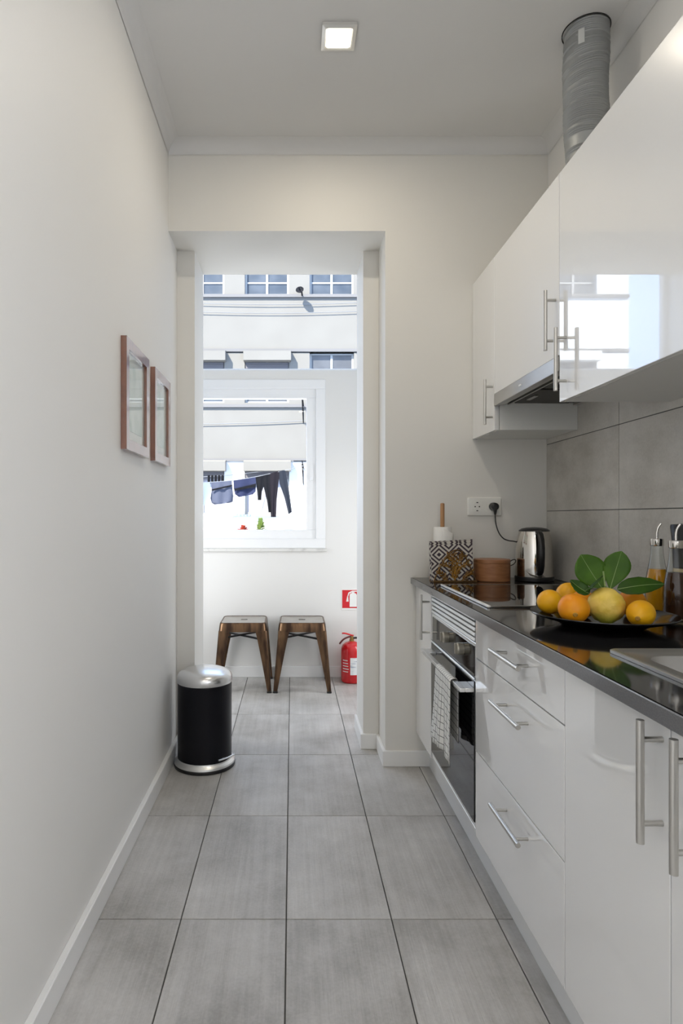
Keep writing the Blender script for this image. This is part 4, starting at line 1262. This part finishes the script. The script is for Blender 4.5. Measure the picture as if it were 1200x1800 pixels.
for (a, c), k in zip(cols, ks):
    if a < XE + 0.05: continue
    mid = (a + c) / 2
    facade_window(a, c, zt_lo, zt_hi, [fz(495), fz(495) + 0.42], [mid], 'facade_pane')
    facade_window(a, c, zm_lo, zm_hi, [], [mid], 'facade_pane' if k < 0 else 'facade_pane_grey')
    facade_window(a, c, zb_lo, zb_hi, [], [mid], 'facade_pane_low')
    for zz, drop in ((zm_hi, 0.0), (zb_hi, 0.0)):
        if k == 1 and zz == zm_hi: continue
        b = MB().prism([(D - 0.22, zz - 0.26), (D - 0.22, zz - 0.02), (D + 0.0, zz + 0.04), (D + 0.02, zz - 0.26)], 'x', a - 0.02, c + 0.05)
        bx_ = obj('shutter_box', b, 'facade_cream' if a > XS else 'facade_bright', bd)
        b = MB()
        for q in range(4): b.box(a + 0.02, c - 0.02, D + 0.03, D + 0.06, zz - 0.31 - 0.05 * q, zz - 0.265 - 0.05 * q, 0)
        obj('shutter', b, 'facade_shutter', bx_)
for zz, nm in ((zl_top, 'ledge'), (fz(616), 'ledge'), (zl_mid, 'ledge'), (fz(808.5), 'ledge')):
    pr_d = 0.06 if zz in (zl_top, zl_mid) else 0.035
    obj('ledge', MB().box(XE, XW, D - pr_d, D, zz - 0.035, zz + 0.04), 'facade_ledge', bd)
obj('corner_block', MB().box(XE, XW, D + 0.31, D + 8.0, -6.0, zt_hi + 1.6), 'facade_bright', bd)
struct('ground', MB().box(-40, 40, 4.8, 60, -6.3, -6.0), 'courtyard')

# lamp / dish on the opposite facade
ds = thing('satellite_dish', 'small dark dish on an arm on the opposite facade', 'satellite dish', (fx(530), D, fz(517)))
b = MB().tube([(fx(531), D + 0.0, fz(521)), (fx(530), D - 0.24, fz(519))], 0.02, 8)
obj('arm', b, 'metal_dark', ds)
b = MB()
lo = []
cdir = Vector((-0.35, -0.85, 0.4)).normalized(); e1 = cdir.orthogonal().normalized(); e2 = cdir.cross(e1)
cc = Vector((fx(527), D - 0.26, fz(517)))
for r, h in ((0.02, -0.04), (0.10, -0.02), (0.17, 0.03), (0.165, 0.032), (0.09, -0.01), (0.02, -0.03)):
    lo.append([cc + cdir * h + (e1 * math.cos(2 * PI * k / 24) * 0.8 + e2 * math.sin(2 * PI * k / 24)) * r * 0.72 for k in range(24)])
b.loft(lo)
obj('dish', b, 'metal_dark', ds)
obj('receiver', MB().tube([cc, cc + cdir * 0.12], 0.016, 8), 'metal_dark', ds)

# cables along the facade
for (a, c, lab) in (((335, 534, 660, 532), 0.008, 'thin cable high on the opposite facade under the top ledge'),
                    ((335, 549, 660, 547), 0.008, 'thin cable on the upper part of the opposite facade, second from the ledge'),
                    ((335, 746, 660, 731), 0.009, 'slanting cable across the blank wall seen through the window')):
    p0, p1 = Vector((fx(a[0]), D - 0.05, fz(a[1]))), Vector((fx(a[2]), D - 0.05, fz(a[3])))
    pts = [p0.lerp(p1, i / 10) + Vector((0, 0, -0.05 * math.sin(PI * i / 10))) for i in range(11)]
    tag(obj('cable', MB().tube(pts, c, 6), 'cable', None, 70, p0), lab, 'cable', 'cables on the opposite facade')

# brackets for the clotheslines
def bracket(px, py, label):
    t = thing('clothesline_bracket', label, 'bracket', (fx(px), D, fz(py)), 'clothesline brackets')
    x, z = fx(px), fz(py)
    b = MB()
    b.tube([(x, D, z), (x - 0.06, D - 1.6, z + 0.03)], 0.016, 6)
    obj('arm', b, 'metal_dark', t)
    b = MB(); b.tube([(x, D, z - 0.42), (x - 0.05, D - 1.0, z + 0.01)], 0.013, 6)
    obj('stay', b, 'metal_dark', t)
    b = MB(); b.tube([(x, D - 0.01, z + 0.08), (x, D - 0.01, z - 0.46)], 0.007, 6)
    obj('wall_rail', b, 'metal_dark', t)
    b = MB(); b.tube([(x - 0.26, D - 1.55, z + 0.03), (x + 0.20, D - 1.55, z + 0.03)], 0.013, 6)
    obj('cross_bar', b, 'metal_dark', t)
bracket(533, 714, 'metal clothesline bracket on the upper ledge of the opposite house')
bracket(533, 822, 'metal clothesline bracket beside the drying trousers')

# ---------------------------------------------------------------- laundry
DL = 14.5
line_pts = [P(x, y, DL) for x, y in ((300, 853), (358, 848.5), (405, 845), (448, 838.5), (480, 831.5), (500, 827), (537, 818))]
tag(obj('clothesline', MB().tube(smooth_path(line_pts, 4), 0.008, 6), 'cable', None, 70, line_pts[3]), 'clothesline with drying laundry outside the window', 'clothesline')
def cloth(b, rows, amp=0.03, freq=3.0, d=DL, th=0.012, nc=9, ph=0.0):
    pts = []
    fine = []
    for (y0, a0, c0), (y1, a1, c1) in zip(rows, rows[1:]):
        for k in range(4):
            s = k / 4
            fine.append((y0 + (y1 - y0) * s, a0 + (a1 - a0) * s, c0 + (c1 - c0) * s))
    fine.append(rows[-1])
    n = len(fine)
    f, bk = [], []
    for i, (y, a, c) in enumerate(fine):
        s = i / (n - 1)
        fr, br = [], []
        yl_, yr_ = (y if isinstance(y, (tuple, list)) else (y, y)) if not isinstance(y, tuple) else y
        for j in range(nc):
            u = j / (nc - 1)
            px = a + (c - a) * u
            py = yl_ + (yr_ - yl_) * u
            dd = d + (0.25 + 0.75 * s) * amp * math.sin(u * freq * PI + ph + s * 1.5)
            edge = 1.0 if 0 < j < nc - 1 else 0.25
            fr.append(P(px, py, dd - th * edge)); br.append(P(px, py, dd + th * edge))
        f.append(fr); bk.append(br)
    loops = [fr + list(reversed(br)) for fr, br in zip(f, bk)]
    b.loft(loops)
def rows2(lst):
    return lst
class Y2T(tuple): pass
def cl(b, lst, **k):
    """lst rows: (y_left, y_right, x_left, x_right)"""
    fine = []
    for r0, r1 in zip(lst, lst[1:]):
        for q in range(4):
            s = q / 4
            fine.append([p + (r - p) * s for p, r in zip(r0, r1)])
    fine.append(list(lst[-1]))
    n = len(fine); nc = 9
    amp, freq, ph, d, th = k.get('amp', 0.03), k.get('freq', 3), k.get('ph', 0), k.get('d', DL), 0.012
    loops = []
    for i, (yl_, yr_, a, c) in enumerate(fine):
        s = i / (n - 1); fr, br = [], []
        for j in range(nc):
            u = j / (nc - 1)
            dd = d + (0.25 + 0.75 * s) * amp * math.sin(u * freq * PI + ph + s * 1.5)
            e = 1.0 if 0 < j < nc - 1 else 0.3
            fr.append(P(a + (c - a) * u, yl_ + (yr_ - yl_) * u, dd - th * e)); br.append(P(a + (c - a) * u, yl_ + (yr_ - yl_) * u, dd + th * e))
        loops.append(fr + list(reversed(br)))
    b.loft(loops)
    return b
def garment(name, label, rows_list, material, org, **k):
    b = MB()
    for r in rows_list: cl(b, r, **k)
    return tag(obj(name, b, material, None, 60, P(*org, DL)), label, 'clothing', 'laundry on the clothesline')
garment('shirt', 'pale blue shirt at the left end of the clothesline', [[(849, 848, 338, 369), (868, 866, 336, 371), (892, 886, 338, 368)]], 'cloth_pale', (353, 890))
g_ = thing('shorts', 'grey-blue shorts with a dark band next to the pale shirt', 'clothing', P(390, 886, DL), 'laundry on the clothesline')
obj('fabric', cl(MB(), [(848, 845, 371, 407), (862, 854, 372, 408), (876, 872, 370, 410), (884, 882, 372, 409), (887, 884, 377, 404)], amp=0.04, freq=4), 'cloth_grey', g_, 60)
obj('waistband', cl(MB(), [(860, 852, 372, 408), (863, 854.5, 372, 408)], d=DL - 0.05, amp=0.0), 'cloth_black', g_, 60)
g_ = thing('shorts', 'navy blue shorts with a dark band beside the black leggings', 'clothing', P(431, 875, DL), 'laundry on the clothesline')
obj('fabric', cl(MB(), [(845, 838.5, 410, 449), (860, 853, 411, 450), (869, 864, 413, 449), (874, 869, 420, 444)], amp=0.04, freq=3, ph=1), 'cloth_navy', g_, 60)
obj('waistband', cl(MB(), [(859, 850, 412, 450), (863, 856, 412, 449)], d=DL - 0.055, amp=0.0), 'cloth_black', g_, 60)
garment('leggings', 'black leggings left of the dark trousers on the line',
        [[(838.5, 835, 449, 468), (850, 850, 450, 465), (865, 865, 452, 460), (879, 879, 453, 459)], [(836, 833, 460, 474), (855, 853, 463, 474), (880, 878, 469, 476), (901, 900, 472, 477)]], 'cloth_black', (460, 900), amp=0.02)
garment('trousers', 'dark plum trousers between the leggings and the denim jeans',
        [[(833, 827, 472, 492), (855, 852, 473, 489), (880, 880, 474, 486), (909, 909, 476, 485)]], 'cloth_plum', (480, 908), amp=0.02)
garment('jeans', 'dark denim jeans at the right end of the clothesline',
        [[(828, 826, 489, 501), (850, 846, 491, 505), (875, 870, 500, 509), (904, 900, 507, 513)]], 'cloth_denim', (502, 903), amp=0.02)
for k in range(5):
    x = 367 + 6.0 * k
    b = cl(MB(), [(835.2, 835.2, x - 2.0, x + 2.0), (845, 845, x - 2.4, x + 2.2), (850, 850, x - 1.6, x + 3.4)], amp=0.0, d=15.2)
    tag(obj('sock', b, 'cloth_black', None, 60, P(x, 848, 15.2)), ('leftmost', 'second', 'middle', 'fourth', 'rightmost')[k] + ' of five small dark socks pegged in a row above the grey shorts', 'sock', 'row of dark socks on the far line')
ln2 = [P(250, 846, 16.02)] + [P(x, y, 15.2) for x, y in ((335, 841), (360, 838), (400, 835.5))] + [P(470, 828, 16.02)]
tag(obj('clothesline', MB().tube(ln2, 0.007, 6), 'cable', None, 70, ln2[1]), 'short clothesline holding the row of dark socks', 'clothesline')

# planted parapet below the opposite windows
DP = 15.0
tag(obj('planter_wall', MB().box(P(408, 0, DP).x, P(560, 0, DP).x, 14.05, DP, -6.0, P(0, 936, 14.3).z - 0.252).box(P(408, 0, DP).x, P(560, 0, DP).x, DP, DP + 0.9, -6.0, P(0, 907, DP).z, 0.02, 1), 'facade_bright', None, 35, P(480, 1000, DP)), 'low white parapet wall under the laundry', 'parapet')
def potted(px, py_top, py_bot, label, n, col, w, seed):
    base = P(px, 936, 14.3)
    top_z = P(px, py_top, 14.3).z
    t = thing('potted_plant', label, 'plant', (base.x, base.y, base.z - 0.25), 'plants outside the window')
    obj('pot', MB().lathe([(0.09, base.z - 0.25), (0.13, base.z), (0.14, base.z + 0.02), (0.11, base.z + 0.02), (0.0, base.z + 0.01)], base.x, base.y, 20), 'terracotta', t)
    rnd = random.Random(seed)
    b = MB()
    for i in range(n):
        a = rnd.uniform(0, 2 * PI); s = rnd.random() ** 0.7
        h = base.z + (top_z - base.z) * s
        rr = w * (1 - 0.75 * s) * (0.4 + 0.6 * rnd.random())
        c = Vector((base.x, base.y, h * 0.9 + base.z * 0.1))
        tip = Vector((base.x + rr * math.cos(a), base.y + rr * math.sin(a), h + 0.04))
        sd = Vector((-math.sin(a), math.cos(a), 0.3)) * 0.025
        mid = c.lerp(tip, 0.5)
        vs = [b.bm.verts.new(p) for p in (c, mid + sd, tip, mid - sd)]
        b.bm.faces.new(vs)
    obj('foliage', b, col, t, 60)
potted(458, 912, 934, 'small yellow-green plant on the parapet under the laundry', 260, 'plant_green', 0.24, 1)
potted(427, 925, 936, 'low plant with orange-red flowers at the left of the parapet', 140, 'flower_red', 0.26, 2)
